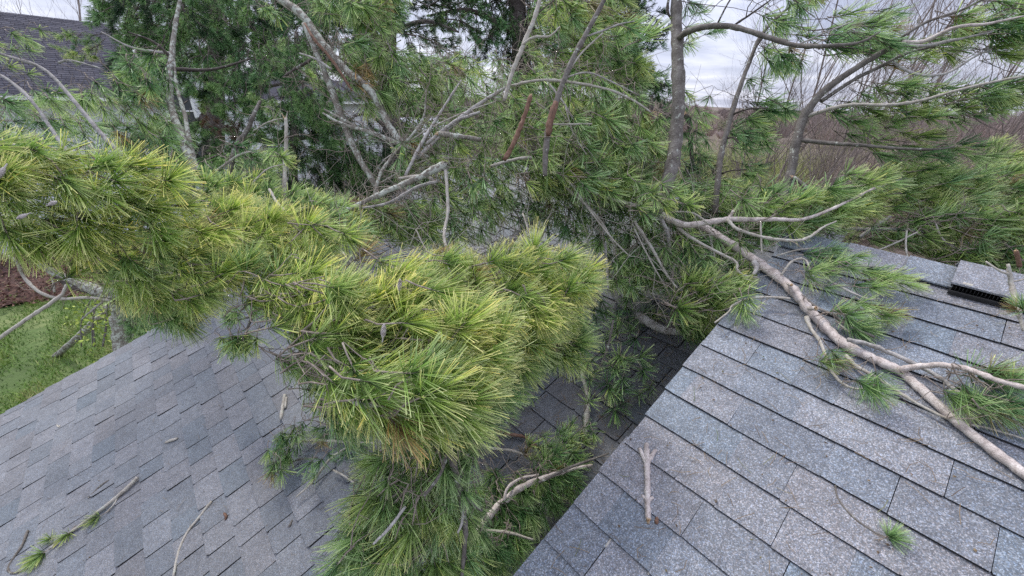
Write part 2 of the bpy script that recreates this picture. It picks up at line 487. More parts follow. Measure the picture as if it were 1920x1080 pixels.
def spray_mesh(name, ntuft, size, nn, L, w, droop=0.25):
    """a side bough with many tufts for trees further off: axis along +X"""
    Vs, Fs, Ts, Rs, n = [], [], [], [], 0
    B = Bag()
    ax = [[0, 0, 0], [size * .35, rng.normal(0, .04) * size, .03 * size], [size * .7, rng.normal(0, .06) * size, -droop * .15 * size], [size, rng.normal(0, .08) * size, -droop * .4 * size]]
    P, R = catmull(ax, [size * .016, size * .012, size * .008, size * .004], 4)
    B.tube(P, R, 4)
    for k in range(ntuft):
        s = rng.uniform(0.15, 1.0) ** 0.8
        q = P[min(len(P) - 1, int(s * (len(P) - 1)))]
        sgn = rng.choice([-1, 1])
        d = np.array([rng.uniform(.5, 1.0), sgn * rng.uniform(.1, .9), rng.uniform(-.45, .35)]); d /= np.linalg.norm(d)
        ln = size * rng.uniform(.12, .34) * (1.15 - s * .6)
        tip = q + d * ln + np.array([0, 0, -droop * .2 * ln])
        B.tube([q, (q + tip) / 2 + rng.normal(0, .02, 3) * size, tip], [size * .006, size * .004, size * .003], 3, cap=False)
        V, Fq, T, Rr = needles(nn, L, L * .7, 60, 18, w, gravity=.15)
        V = rotate_to(V, d + np.array([.3, 0, -.15 * droop]), rng.uniform(0, 6)) + tip - d * L * .3
        Vs.append(V); Fs.append(Fq + n); Ts.append(T); Rs.append(Rr); n += len(V)
    V = np.vstack(Vs + B.v)
    q4 = np.vstack(Fs); nq = len(q4)
    bq = np.vstack(B.f[4]) + n; bt = np.vstack(B.f[3]) + n
    fm = np.concatenate([np.zeros(nq, int), np.ones(len(bq) + len(bt), int)])
    me = mesh_np(name, V, [np.vstack([q4, bq]), bt], [ND['deep'], M_TWIG_DK], fm, True,
                 {'t': np.concatenate(Ts + [np.zeros(B.n)]), 'r': np.concatenate(Rs + [np.zeros(B.n)])})
    return me


TUFTS = {}
for kind, cnt in (('brush', 6), ('fan', 5), ('star', 4), ('wind', 5), ('droop', 4)):
    TUFTS[kind] = [tuft_mesh('needle_tuft_' + kind, kind) for _ in range(cnt)]
    TUFTS[kind + '_far'] = [tuft_mesh('needle_tuft_' + kind, kind, True) for _ in range(cnt)]
TUFTS['spray'] = [spray_mesh('needle_spray', 13, 0.50, 46, 0.095, 0.0032) for _ in range(5)]
TUFTS['bough'] = [spray_mesh('pine_bough', 26, 1.5, 30, 0.15, 0.010) for _ in range(4)]


def cam_dir(px, py, dxy, toward=0.0):
    """world direction whose image near (px,py) runs along dxy; toward>0 leans to the camera"""
    d = at(px + dxy[0] * 10, py + dxy[1] * 10, 1.0) - at(px, py, 1.0)
    d /= np.linalg.norm(d)
    r = ray(px, py); r = r / np.linalg.norm(r)
    v = d - r * toward
    return v / np.linalg.norm(v)


def in_poly(x, y, P):
    c = False; n = len(P); j = n - 1
    for i in range(n):
        xi, yi = P[i][:2]; xj, yj = P[j][:2]
        if (yi > y) != (yj > y) and x < (xj - xi) * (y - yi) / (yj - yi) + xi: c = not c
        j = i
    return c


def field(ctrl, x, y):
    """ctrl: (px,py,depth,dx,dy) -> interpolated depth and direction"""
    w = np.array([1.0 / ((c[0] - x) ** 2 + (c[1] - y) ** 2 + 400) ** 1.5 for c in ctrl]); w /= w.sum()
    a = np.array([c[2:5] for c in ctrl]); r = w @ a
    return r[0], r[1], r[2]


GAPS = [(645, 482, 40, 22), (430, 600, 62, 52), (590, 700, 40, 40), (250, 455, 30, 16)]   # breaks between the golden boughs


class Limb:
    """one broken limb or tree: an Empty that parents its branches, twigs and tufts"""
    def __init__(s, name, label, cat, base, group=None):
        s.base = np.asarray(base, float)
        s.root = thing(name, label, cat, s.base, group)
        s.nodes = [s.base]; s.rad = [0.01]; s.twigs = Bag(); s.count = 0; s.maxp = 295; s.conn = True; s.fwd = 1.0; s.slim = .8 if group in ('broken pine stems standing left of centre', 'limbs of the fallen pine across the roof', 'bare limbs on the roof') and 'long smooth' not in label else 1.0

    def branch(s, pts, bark=None, rough=0.06, sides=9, cut=None, name='branch', knots=True, label=None):
        """pts: (px,py,depth,width in px of the photo)"""
        pts = [(p[0], p[1], p[2] * s.fwd, p[3]) for p in pts]
        P = [at(p[0], p[1], p[2]) for p in pts]
        R = [s.slim * p[3] * p[2] / F / 2 / np.linalg.norm(ray(p[0], p[1])) ** .75 for p in pts]
        P, R = catmull(P, R, 6)
        # small wander and knots so it is not a clean pipe
        L = len(P)
        wob = rng.normal(0, 1, (L, 3)); wob[0] = wob[-1] = 0
        P = P + wob * (np.array(R) * (0.04 if bark is M_BARK_MID else 0.08))[:, None]
        R = R * (1 + rng.normal(0, 0.05, L))
        if knots and R.mean() > 0.004:
            for k in range(2, L - 1, rng.integers(5, 9)): R[k] *= rng.uniform(1.06, 1.18) if R[k] > .009 else rng.uniform(1.12, 1.3)
        b = Bag(); b.tube(P, R, sides, 0, rough)
        if cut is not None:
            ends = [(P[0], P[0] - P[1], R[0])] if cut == 0 else [(P[-1], P[-1] - P[-2], R[-1])]
            for e_, d_, r_ in ends:
                d_ = d_ / np.linalg.norm(d_)
                b.tube([e_ - d_ * r_ * .2, e_ + d_ * r_ * .25], [r_ * .98, r_ * .75], sides, 1, 0.25)
                for _ in range(7):            # torn splinters
                    q_ = rng.normal(0, 1, 3); q_ -= d_ * (q_ @ d_); q_ = q_ / np.linalg.norm(q_) * r_ * rng.uniform(.15, .75)
                    b.tube([e_ + q_, e_ + q_ * 1.05 + d_ * r_ * rng.uniform(.6, 2.0)], [r_ * .24, r_ * .03], 4, 1, 0)
        me = b.mesh(name, [bark or M_BARK_GREY, M_WOOD], True, origin=s.base)
        o = obj(name, me, s.root)
        if label: o['label'] = label
        s.nodes += list(P[::2]); s.rad += list(R[::2])
        return o

    def tuft(s, p, d, scale, kind, mat, gravity=True):
        if s.count >= s.maxp: return
        if kind not in ('spray', 'bough') and rng.random() < .02: mat = 'tan'
        mk = kind + '_far' if kind not in ('spray', 'bough') and project(p)[2] > 1.75 else kind
        me = TUFTS[mk][rng.integers(len(TUFTS[mk]))]
        nm = {'spray': 'needle_spray', 'bough': 'bough'}.get(kind, 'needle_tuft')
        o = bpy.data.objects.new(nm, me); link(o, s.root)
        o.location = tuple(p - s.base)
        # keep local +Z up so droop goes down
        x = Vector(d).normalized(); z = Vector((0, 0, 1)); y = z.cross(x)
        if y.length < 1e-3: y = Vector((0, 1, 0))
        y.normalize(); z = x.cross(y)
        q = Matrix((x, y, z)).transposed().to_quaternion() @ Quaternion((1, 0, 0), rng.normal(0, .5 if kind in ('spray', 'bough', 'droop') else 2.0))
        o.rotation_mode = 'QUATERNION'; o.rotation_quaternion = q
        o.scale = (scale,) * 3
        o.material_slots[0].link = 'OBJECT'; o.material_slots[0].material = ND[mat]
        s.count += 1

    def foliage(s, poly, ctrl, n, kinds, mats, scale=1.0, spread=0.35, thick=0.12, toward=0.15, layers=1):
        n = int(n * (.68 if 'gold' in mats and n > 60 else 1.12 if kinds[0] not in ('spray', 'bough') and n > 30 else 1))
        xs = [p[0] for p in poly]; ys = [p[1] for p in poly]
        pts = []
        tries = 0
        while len(pts) < n and tries < n * 30:
            tries += 1
            best, bd = None, -1
            for _ in range(7):
                x, y = rng.uniform(min(xs), max(xs)), rng.uniform(min(ys), max(ys))
                if not in_poly(x, y, poly): continue
                if 'gold' in mats or 'droop' in kinds and y > 480 and x < 500:
                    if any(((x - a) / ra) ** 2 + ((y - b) / rb) ** 2 < 1 for a, b, ra, rb in GAPS): continue
                dd = min([(x - a) ** 2 + (y - b) ** 2 for a, b in pts[-400:]] or [1e9])
                if dd > bd: best, bd = (x, y), dd
            if best: pts.append(best)
        items = []
        for x, y in pts:
            dep, dx_, dy_ = field(ctrl, x, y)
            dep *= 1 + rng.uniform(-thick, thick)
            a = math.atan2(dy_, dx_) + rng.normal(0, spread)
            d = cam_dir(x, y, (math.cos(a), math.sin(a)), toward + rng.normal(0, .28))
            kind = kinds[rng.integers(len(kinds))]
            size = scale * rng.uniform(.85, 1.15)
            ext = {'spray': .5, 'bough': 1.5}.get(kind, .16) * size
            p = at(x, y, dep) - d * ext * .45
            for _ in range(12):
                if clearance(p) > .05 and clearance(p + d * ext) > .02: break
                if clearance(p) <= .05: p = CAM + (p - CAM) * .97
                else:
                    d = d + NV * .18; d /= np.linalg.norm(d)
            items.append((p, d, size, kind, mats[rng.integers(len(mats))]))
        for it in items: s.tuft(*it)
        if s.conn: s.connect([(it[0], it[1]) for it in items], .05 * scale if kinds[0] not in ('spray', 'bough') else 0)

    def connect(s, ends, back, r0=0.0013):
        nodes = np.array(s.nodes)
        dist = [np.min(np.linalg.norm(nodes - e_[0], axis=1)) for e_ in ends]
        nd = list(s.nodes)
        for i in np.argsort(dist):
            p, d = ends[i]
            b = p - d * back * .9
            A = np.array(nd)
            v = b - A; L = np.linalg.norm(v, axis=1)
            cost = L * (1.25 - .5 * np.clip((v @ d) / (L + 1e-6), -1, 1))
            k = int(np.argmin(cost)); q = A[k]; l = L[k]
            if l < .015: continue
            t = np.linspace(0, 1, 5)[:, None]
            w_ = (b - CAM) / np.linalg.norm(b - CAM); c1 = q + (b - q) * .45 + rng.normal(0, .05, 3) * l + w_ * min(.05, .25 * l); c2 = b - d * l * .3
            P = (1 - t) ** 3 * q + 3 * (1 - t) ** 2 * t * c1 + 3 * (1 - t) * t ** 2 * c2 + t ** 3 * b
            r = min(.0045, r0 * (1 + l * 1.8))
            s.twigs.tube(P, np.linspace(r, r0, 5), 4, cap=False)
            nd += [P[2], P[3], b]
        s.nodes = nd

    def bare_twigs(s, n, length, rad=.0016):
        """dead side twigs sprouting from the skeleton"""
        nd = np.array(s.nodes)
        for _ in range(n):
            q = nd[rng.integers(len(nd))]
            d = rng.normal(0, 1, 3); d[2] += .2; d /= np.linalg.norm(d)
            P = [q]; l = length * rng.uniform(.4, 1.2)
            for k in range(5):
                d = d + rng.normal(0, .28, 3); d /= np.linalg.norm(d); P.append(P[-1] + d * l / 5)
            if min(clearance(x) for x in P) < .012: continue
            s.twigs.tube(P, np.linspace(rad, rad * .35, 6), 4, cap=False)
            for m_ in (2, 3):
                e_ = d + rng.normal(0, .7, 3); e_ /= np.linalg.norm(e_)
                s.twigs.tube([P[m_], P[m_] + e_ * l * .2 + rng.normal(0, .01, 3), P[m_] + e_ * l * .38], [rad * .6, rad * .45, rad * .3], 3, cap=False)

    def done(s, mat=None):
        if s.twigs.n:
            obj('twigs', s.twigs.mesh('twigs', [mat or M_TWIG], True, origin=s.base), s.root, kind='stuff')
        return s.root


def cone_mesh():
    b = Bag()
    L, n = .042, 9
    for i in range(n):
        t = i / (n - 1); r = .008 * math.sin(PI * min(.97, .12 + t * .86)) ** .7
        m = 8
        for k in range(m):
            a = 2 * PI * (k + (i % 2) * .5) / m
            d = np.array([0, math.cos(a), math.sin(a)]); c = np.array([t * L, 0, 0])
            s_ = np.cross(d, [1, 0, 0])
            tip = c + d * (r + .0025) + np.array([.004, 0, 0])
            V = [c + d * r * .2 - s_ * .003, c + d * r * .2 + s_ * .003, tip + s_ * .0028, tip - s_ * .0028, c + d * r * .5 + np.array([.009, 0, 0])]
            b.add(V, [[0, 1, 2, 3]], [[3, 2, 4]])
    b.tube([[0, 0, 0], [L * .5, 0, 0], [L, 0, 0]], [.005, .009, .003], 6)
    b.tube([[-.02, 0, 0], [0, 0, 0]], [.002, .003], 5)
    return b.mesh('pine_cone', [M_CONE], False)


CONE = cone_mesh()


def cone(px, py, depth, dxy, label, scale=1.0):
    o = obj('pine_cone', CONE, None, at(px, py, depth))
    d = cam_dir(px, py, dxy, .2); o.rotation_mode = 'QUATERNION'
    o.rotation_quaternion = Vector((1, 0, 0)).rotation_difference(Vector(d)); o.scale = (scale * .62,) * 3
    return tag(o, label, 'pine cone', 'pine cones among the needles')

# ------------------------------------------------------------------ ground and far land
def ground_mat():
    m, nt, b = new_mat('ground_grass_and_litter')
    g = N(nt, 'NewGeometry'); sp = N(nt, 'SeparateXYZ'); nt.links.new(g.outputs['Position'], sp.inputs[0])
    n = N(nt, 'TexNoise', Scale=0.55, Detail=9.0, Roughness=0.7); nt.links.new(g.outputs['Position'], n.inputs['Vector'])
    n2 = N(nt, 'TexNoise', Scale=7, Detail=8.0, Roughness=0.75); nt.links.new(g.outputs['Position'], n2.inputs['Vector'])
    lawn = ramp(nt, n.outputs['Fac'], [(0.3, (0.055, 0.085, 0.025)), (0.5, (0.09, 0.145, 0.035)), (0.62, (0.17, 0.21, 0.07)), (0.75, (0.22, 0.22, 0.10))])
    lit = ramp(nt, n2.outputs['Fac'], [(0.3, (0.07, 0.05, 0.04)), (0.5, (0.15, 0.115, 0.09)), (0.7, (0.25, 0.20, 0.16))])
    mr = N(nt, 'MapRange'); mr.inputs['From Min'].default_value = 3; mr.inputs['From Max'].default_value = 16
    nt.links.new(sp.outputs['X'], mr.inputs['Value'])
    ad_ = N(nt, 'Math', operation='MULTIPLY_ADD'); nt.links.new(n.outputs['Fac'], ad_.inputs[0]); ad_.inputs[1].default_value = 1.4; nt.links.new(mr.outputs[0], ad_.inputs[2])
    st = ramp(nt, ad_.outputs[0], [(0.95, (0, 0, 0)), (1.25, (1, 1, 1))])
    c = mixc(nt, st.outputs[0], lawn.outputs[0], lit.outputs[0])
    r4 = ramp(nt, n2.outputs['Fac'], [(0.3, (0.65, 0.65, 0.65)), (0.7, (1.25, 1.25, 1.25))])
    c = mixc(nt, 0.8, c, r4.outputs[0], 'MULTIPLY')
    nt.links.new(c, b.inputs['Base Color']); b.inputs['Roughness'].default_value = 0.95
    bump(nt, b, n2.outputs['Fac'], 0.8, 0.05)
    return m


def hill(x, y):
    r = np.hypot(x, y)
    return 0.25 * np.sin(x * .31) * np.cos(y * .27) * np.clip(r / 20, 0, 1) + np.clip((r - 60) / 200, 0, 1) * 1.5 * (1 + .4 * np.sin(x * .02 + 1) + .3 * np.cos(y * .03))


rad = np.concatenate([np.linspace(0, 40, 40), np.geomspace(44, 900, 36)]); nth = 96
th = np.linspace(0, 2 * PI, nth, endpoint=False)
gx = rad[:, None] * np.cos(th); gy = rad[:, None] * np.sin(th)
gz = hill(gx, gy)
V = np.stack([gx, gy, gz], -1).reshape(-1, 3)
i = np.arange(len(rad) - 1)[:, None] * nth; j = np.arange(nth)[None]; j2 = (j + 1) % nth
Fq = np.stack([i + j, i + nth + j, i + nth + j2, i + j2], -1).reshape(-1, 4)
obj('ground', mesh_np('ground', V, [Fq], [ground_mat()]), None, None, kind='structure')


def leaf_attr_mat(name, stops, rough=0.8, trans=0.0):
    m, nt, b = new_mat(name)
    a = N(nt, 'Attribute', attribute_name='r')
    r = ramp(nt, a.outputs['Fac'], stops)
    nt.links.new(r.outputs[0], b.inputs['Base Color']); b.inputs['Roughness'].default_value = rough
    return m


# grass blades on the visible lawn
def grass_patch(n, x0, x1, y0, y1, seed):
    r = np.random.default_rng(seed)
    x, y = r.uniform(x0, x1, n), r.uniform(y0, y1, n)
    cl = np.sin(x * 2.1 + np.sin(y * 1.7) * 2) * np.cos(y * 2.3 + x * .7) + .7 * np.sin(x * 5.3 + y * 4.1)
    keep = r.random(n) < .55 + .3 * cl; x, y, cl = x[keep], y[keep], cl[keep]; n = len(x)
    h = (.05 + .05 * r.random(n)) * (1 + .35 * cl); a = r.uniform(0, 2 * PI, n); w = .009
    z = hill(x, y)
    lean = r.normal(0, .6, (n, 2))
    p0 = np.stack([x + np.cos(a) * w, y + np.sin(a) * w, z], -1); p1 = np.stack([x - np.cos(a) * w, y - np.sin(a) * w, z], -1)
    p2 = np.stack([x + lean[:, 0] * h, y + lean[:, 1] * h, z + h], -1)
    V = np.stack([p0, p1, p2], 1).reshape(-1, 3)
    return V, np.arange(3 * n).reshape(-1, 3), np.repeat(np.clip(.5 + .22 * cl + r.normal(0, .16, n), 0, 1), 3)


V, T, A = grass_patch(150000, -17, -4, 1.5, 14, 3)
M_GRASS = leaf_attr_mat('grass_blades', [(0, (0.05, 0.10, 0.018)), (0.4, (0.11, 0.22, 0.03)), (0.7, (0.22, 0.32, 0.06)), (1, (0.42, 0.40, 0.18))])
obj('grass', mesh_np('grass', V, [T], [M_GRASS], None, True, {'r': A}), None, None, kind='stuff', label='short green lawn grass beyond the roof edge', category='grass')

# reddish mulch bed: low mound with leaf litter on it
mc = at(75, 515, 8.6); t_ = (0 - CAM[2]) / (mc - CAM)[2]; mc = CAM + (mc - CAM) * t_; mc[2] = 0
b = Bag(); nr, nt_ = 7, 26
ring = [[mc[0], mc[1], .22]]
for k in range(1, nr + 1):
    for q in range(nt_):
        a = q / nt_ * 2 * PI; rr = k / nr * (2.6 + .35 * math.sin(3 * a + 1))
        ring.append([mc[0] + math.cos(a) * rr * 1.3, mc[1] + math.sin(a) * rr * 1.0, .22 * (1 - (k / nr) ** 2) + rng.normal(0, .012) + (0.012 if k < nr else -.03)])
tri = [[0, 1 + q, 1 + (q + 1) % nt_] for q in range(nt_)]
qd = [[1 + (k - 1) * nt_ + q, 1 + k * nt_ + q, 1 + k * nt_ + (q + 1) % nt_, 1 + (k - 1) * nt_ + (q + 1) % nt_] for k in range(1, nr) for q in range(nt_)]
ring = [[mc[0] + (x - mc[0]) * .8, mc[1] + (y - mc[1]) * .8, z] for x, y, z in ring]; b.add(ring, qd, tri)
M_MULCH = plain('red_brown_mulch', (0.075, 0.036, 0.026), 0.95, 0.6, 14)
obj('mulch_bed', b.mesh('mulch_bed', [M_MULCH]), None, None, kind='structure')
n = 5000
a = rng.uniform(0, 2 * PI, n); rr = np.sqrt(rng.random(n)) * 2.3
c = np.stack([mc[0] + np.cos(a) * rr * 1.3, mc[1] + np.sin(a) * rr, .24 * (1 - (rr / 2.9) ** 2) + .02], -1)
d1 = rng.normal(0, 1, (n, 3)); d1[:, 2] *= .4; d1 /= np.linalg.norm(d1, axis=1)[:, None]; d2 = np.cross(d1, rng.normal(0, 1, (n, 3))); d2 /= np.linalg.norm(d2, axis=1)[:, None]
s = rng.uniform(.02, .06, n)[:, None]
V = np.stack([c - d1 * s, c + d2 * s * .5, c + d1 * s, c - d2 * s * .5], 1).reshape(-1, 3)
M_LITTER = leaf_attr_mat('leaf_litter', [(0, (0.05, 0.022, 0.018)), (0.5, (0.12, 0.05, 0.035)), (0.85, (0.2, 0.11, 0.07)), (1, (0.12, 0.2, 0.04))])
obj('leaf_litter', mesh_np('leaf_litter', V, [np.arange(4 * n).reshape(-1, 4)], [M_LITTER], None, False, {'r': np.repeat(rng.random(n), 4)}), None, None,
    kind='stuff', label='red brown leaf litter over the mulch bed', category='leaf litter')

# pale drive seen through the needles beyond the ridge
dc = at(1660, 425, 12); t_ = (0 - CAM[2]) / (dc - CAM)[2]; dc = CAM + (dc - CAM) * t_
dcl = [(-3.2, -2.0), (3.6, -3.0), (5.0, 2.4), (-1.8, 3.4)]
b = Bag(); b.add([[dc[0] + x, dc[1] + y, .30] for x, y in dcl] + [[dc[0] + x, dc[1] + y, -.2] for x, y in dcl],
                 [[0, 1, 2, 3], [0, 4, 5, 1], [1, 5, 6, 2], [2, 6, 7, 3], [3, 7, 4, 0]])
obj('driveway', b.mesh('driveway', [plain('pale_concrete', (0.42, 0.42, 0.45), 0.8, 0.12, 3)], False), None, None, kind='structure')


# ------------------------------------------------------------------ bare trees, brush and far woods
def grow(bag, p, d, L, r, depth, up=0.12, spread=0.5, sides=4, split=(2, 4)):
    n = 4; P = [p]
    for k in range(n):
        d = d + rng.normal(0, .09, 3) + np.array([0, 0, up * .35]); d /= np.linalg.norm(d); P.append(P[-1] + d * L / n)
    r1 = r * .58
    bag.tube(P, np.linspace(r, r1, n + 1), sides if depth > 1 else 3, cap=False)
    if depth == 0: return
    for k in range(rng.integers(*split) + (1 if depth > 2 else 0)):
        q = P[rng.integers(1, n + 1)] if k else P[-1]
        a = rng.normal(0, 1, 3); a -= d * (a @ d); a /= np.linalg.norm(a)
        nd = d + a * spread * rng.uniform(.5, 1.3) + np.array([0, 0, up]); nd /= np.linalg.norm(nd)
        grow(bag, q, nd, L * rng.uniform(.62, .85), r1 * rng.uniform(.65, .9), depth - 1, up, spread, sides, split)


def bare_tree(px, dep, height, label, stems=1, lean=0.0, mat=None, dens=5):
    p = at(px, 300, dep); p[2] = hill(p[0], p[1]) - .05
    root = thing('bare_tree', label, 'tree', p, 'bare grey trees beyond the house')
    tb, wb = Bag(), Bag()
    for s_ in range(stems):
        a = s_ / stems * 2 * PI + rng.uniform(0, 1)
        d = np.array([math.cos(a) * .16 * (stems > 1) + lean, math.sin(a) * .16 * (stems > 1), 1.0]); d /= np.linalg.norm(d)
        P = [np.zeros(3)]; n = 7; r0 = height * .0075 / stems ** .4
        for k in range(n):
            d = d + rng.normal(0, .04, 3); d /= np.linalg.norm(d); P.append(P[-1] + d * height * .8 / n)
        R = np.linspace(r0, r0 * .3, n + 1); R[0] *= 1.3
        tb.tube(P, R, 7, 0, .04, 3)
        for k in range(2, n + 1):
            for _ in range(2 if k < n else 4):
                a_ = rng.uniform(0, 2 * PI)
                nd = d * .9 + np.array([math.cos(a_), math.sin(a_), .1]) * rng.uniform(.35, .7); nd /= np.linalg.norm(nd)
                f = rng.random(); q = P[k] if k == n else P[k] * (1 - f) + P[k - 1] * f
                grow(wb, q, nd, height * .15 * rng.uniform(.8, 1.2), R[k] * .6, 4 if dens > 4 else 3, .10, .5)
    obj('trunk', tb.mesh('trunk', [mat or M_BARE]), root)
    obj('crown', wb.mesh('crown', [mat or M_BARE]), root)
    return root


for a_ in [(1392, 15, 8.5, 'slim bare tree left of the leaning slender pine, thin haze of twigs', 1, 0.0),
           (1448, 13, 9.0, 'bare grey tree between the two leaning pine stems', 2, .05),
           (1520, 12, 10.5, 'forked bare tree with upswept stems behind the bent pine', 3, .08),
           (1575, 14, 11.0, 'tall many-stemmed bare tree in the middle of the open sky', 3, .05),
           (1655, 15, 11.5, 'bare tree behind the windswept boughs, twigs fanning to the right', 3, .1),
           (1745, 17, 12.0, 'bare tree standing over the brown thicket', 2, .05),
           (1850, 14, 11.0, 'rightmost bare tree, mostly behind pine needles', 2, .0),
           (865, 30, 11.0, 'pale bare tree glimpsed between the dark pines', 2, .0),
           (40, 24, 15.5, 'bare tree above the shingled roof of the white house, farthest left', 2, .0),
           (150, 22, 14.5, 'bare tree rising behind the ridge of the white house', 2, .1)]:
    bare_tree(*a_)

# brown thicket on the right and scrub under the pines: too tangled to count
def thicket(name, n, x0, x1, d0, d1, h, label, mat, cat):
    Vs = []
    r = rng
    px = r.uniform(x0, x1, n); dd = r.uniform(d0, d1, n)
    P = np.array([at(a, 300, b_) for a, b_ in zip(px, dd)]); P[:, 2] = hill(P[:, 0], P[:, 1])
    hh = h * r.uniform(.4, 1.1, n)
    st = r.uniform(0, .6, n)[:, None] * hh[:, None]
    P = P + np.concatenate([r.normal(0, .4, (n, 2)), np.zeros((n, 1))], 1)
    d = np.stack([r.normal(0, .5, n), r.normal(0, .5, n), np.full(n, 1.0)], -1); d /= np.linalg.norm(d, axis=1)[:, None]
    p0 = P + d * st; ln = (hh * r.uniform(.3, .75, n))[:, None]
    cv = r.normal(0, .28, (n, 3)); p1 = p0 + d * ln * .5 + cv * ln * .3; p2 = p0 + d * ln + cv * ln
    w = (r.uniform(.006, .02, n))[:, None]; sd_ = np.cross(d, r.normal(0, 1, (n, 3))); sd_ /= np.linalg.norm(sd_, axis=1)[:, None]
    V = np.stack([p0 - sd_ * w, p0 + sd_ * w, p1 - sd_ * w * .8, p1 + sd_ * w * .8, p2], 1).reshape(-1, 3)
    i = np.arange(n)[:, None] * 5
    me = mesh_np(name, V, [i + np.array([0, 1, 3, 2]), i + np.array([2, 3, 4])], [mat], None, True, {'r': np.repeat(r.random(n), 5)})
    obj(name, me, None, None, kind='stuff', label=label, category=cat)


M_BRUSH = leaf_attr_mat('thicket_stems', [(0, (0.10, 0.075, 0.06)), (0.5, (0.24, 0.18, 0.145)), (1, (0.42, 0.34, 0.28))])
M_SCRUB = leaf_attr_mat('yellow_green_scrub', [(0, (0.08, 0.11, 0.03)), (0.5, (0.24, 0.28, 0.08)), (1, (0.44, 0.44, 0.18))])
M_WOODS = leaf_attr_mat('reddish_far_woods', [(0, (0.20, 0.165, 0.155)), (0.45, (0.34, 0.27, 0.245)), (0.7, (0.44, 0.34, 0.29)), (0.9, (0.32, 0.34, 0.20)), (1, (0.22, 0.30, 0.12))])
thicket('brown_thicket', 42000, 1560, 2300, 15, 34, 2.9, 'dense tangle of bare brown brush right of the pines', M_BRUSH, 'thicket')
thicket('scrub', 26000, 1120, 1640, 14, 40, 1.7, 'yellow green scrub and dry stems beyond the leaning pines', M_SCRUB, 'scrub')
thicket('green_scrub', 9000, 1250, 2000, 20, 55, 2.0, 'low green shrubs dotted through the brown brush at right', M_SCRUB, 'scrub')
thicket('undergrowth', 16000, 560, 1250, 16, 45, 2.6, 'brownish undergrowth seen between the dark pines', M_BRUSH, 'undergrowth')

nC, per = 1500, 40
V, A = [], []
th_ = rng.uniform(math.radians(-50), math.radians(70), nC); rd = rng.uniform(70, 240, nC)
for k in range(nC):
    p = np.array([math.sin(th_[k]) * rd[k], math.cos(th_[k]) * rd[k], 0]); p[2] = hill(p[0], p[1]) * .9
    H_ = rng.uniform(3.8, 6.0) + 1.3 * math.sin(th_[k] * 9) + 1.0 * math.sin(th_[k] * 23 + 1); W_ = H_ * .5
    tone = np.clip(.42 + .22 * math.sin(p[0] * .05) + rng.normal(0, .2), 0, 1)
    a = rng.uniform(0, 2 * PI, per); q = np.sqrt(rng.random(per)) * W_
    top = p + np.stack([np.cos(a) * q, np.sin(a) * q, H_ * (1 - .45 * (q / W_) ** 2) * rng.uniform(.75, 1, per)], -1)
    bot = p + np.stack([np.cos(a) * q * .3, np.sin(a) * q * .3, H_ * .15 * np.ones(per)], -1)
    s = rng.uniform(.06, .22, per)[:, None] * np.array([[math.cos(th_[k]), -math.sin(th_[k]), 0]])
    V.append(np.stack([bot - s, bot + s, top], 1).reshape(-1, 3)); A.append(np.repeat(np.clip(tone + rng.normal(0, .12, per), 0, 1), 3))
V = np.vstack(V)
obj('far_woods', mesh_np('far_woods', V, [np.arange(len(V)).reshape(-1, 3)], [M_WOODS], None, True, {'r': np.concatenate(A)}), None, None,
    kind='stuff', label='reddish brown leafless woods along the horizon', category='woods')


# ------------------------------------------------------------------ the two shingled roofs
def shingle_mesh(w, t, cham, seed, mats, name='shingle', ylen=EXPO + .03):
    r = np.random.default_rng(seed)
    c0, c1 = cham * r.uniform(.3, 1.2), cham * r.uniform(.3, 1.2)
    dy = r.normal(0, .0012, 2)
    P = [(0, ylen), (0, c0), (c0, dy[0]), (w / 2, r.normal(0, .0012)), (w - c1, dy[1]), (w, c1), (w, ylen)]
    top = lambda y: .0035 + t - (y / ylen) * (t + .0015)
    bot = lambda y: .0035 - (y / ylen) * .0075
    V = [(x, y, top(y)) for x, y in P] + [(x, y, bot(y)) for x, y in P]
    k = len(P)
    Q = [[i, i + k, (i + 1) % k + k, (i + 1) % k] for i in range(k)]
    bag = Bag()
    bag.add(V, Q, None, 1)
    tri = [[0, i, i + 1] for i in range(1, k - 1)]
    bag.f[3].append(np.array(tri)); bag.m[3].append(np.zeros(len(tri), int))
    return bag.mesh(name, mats, False)


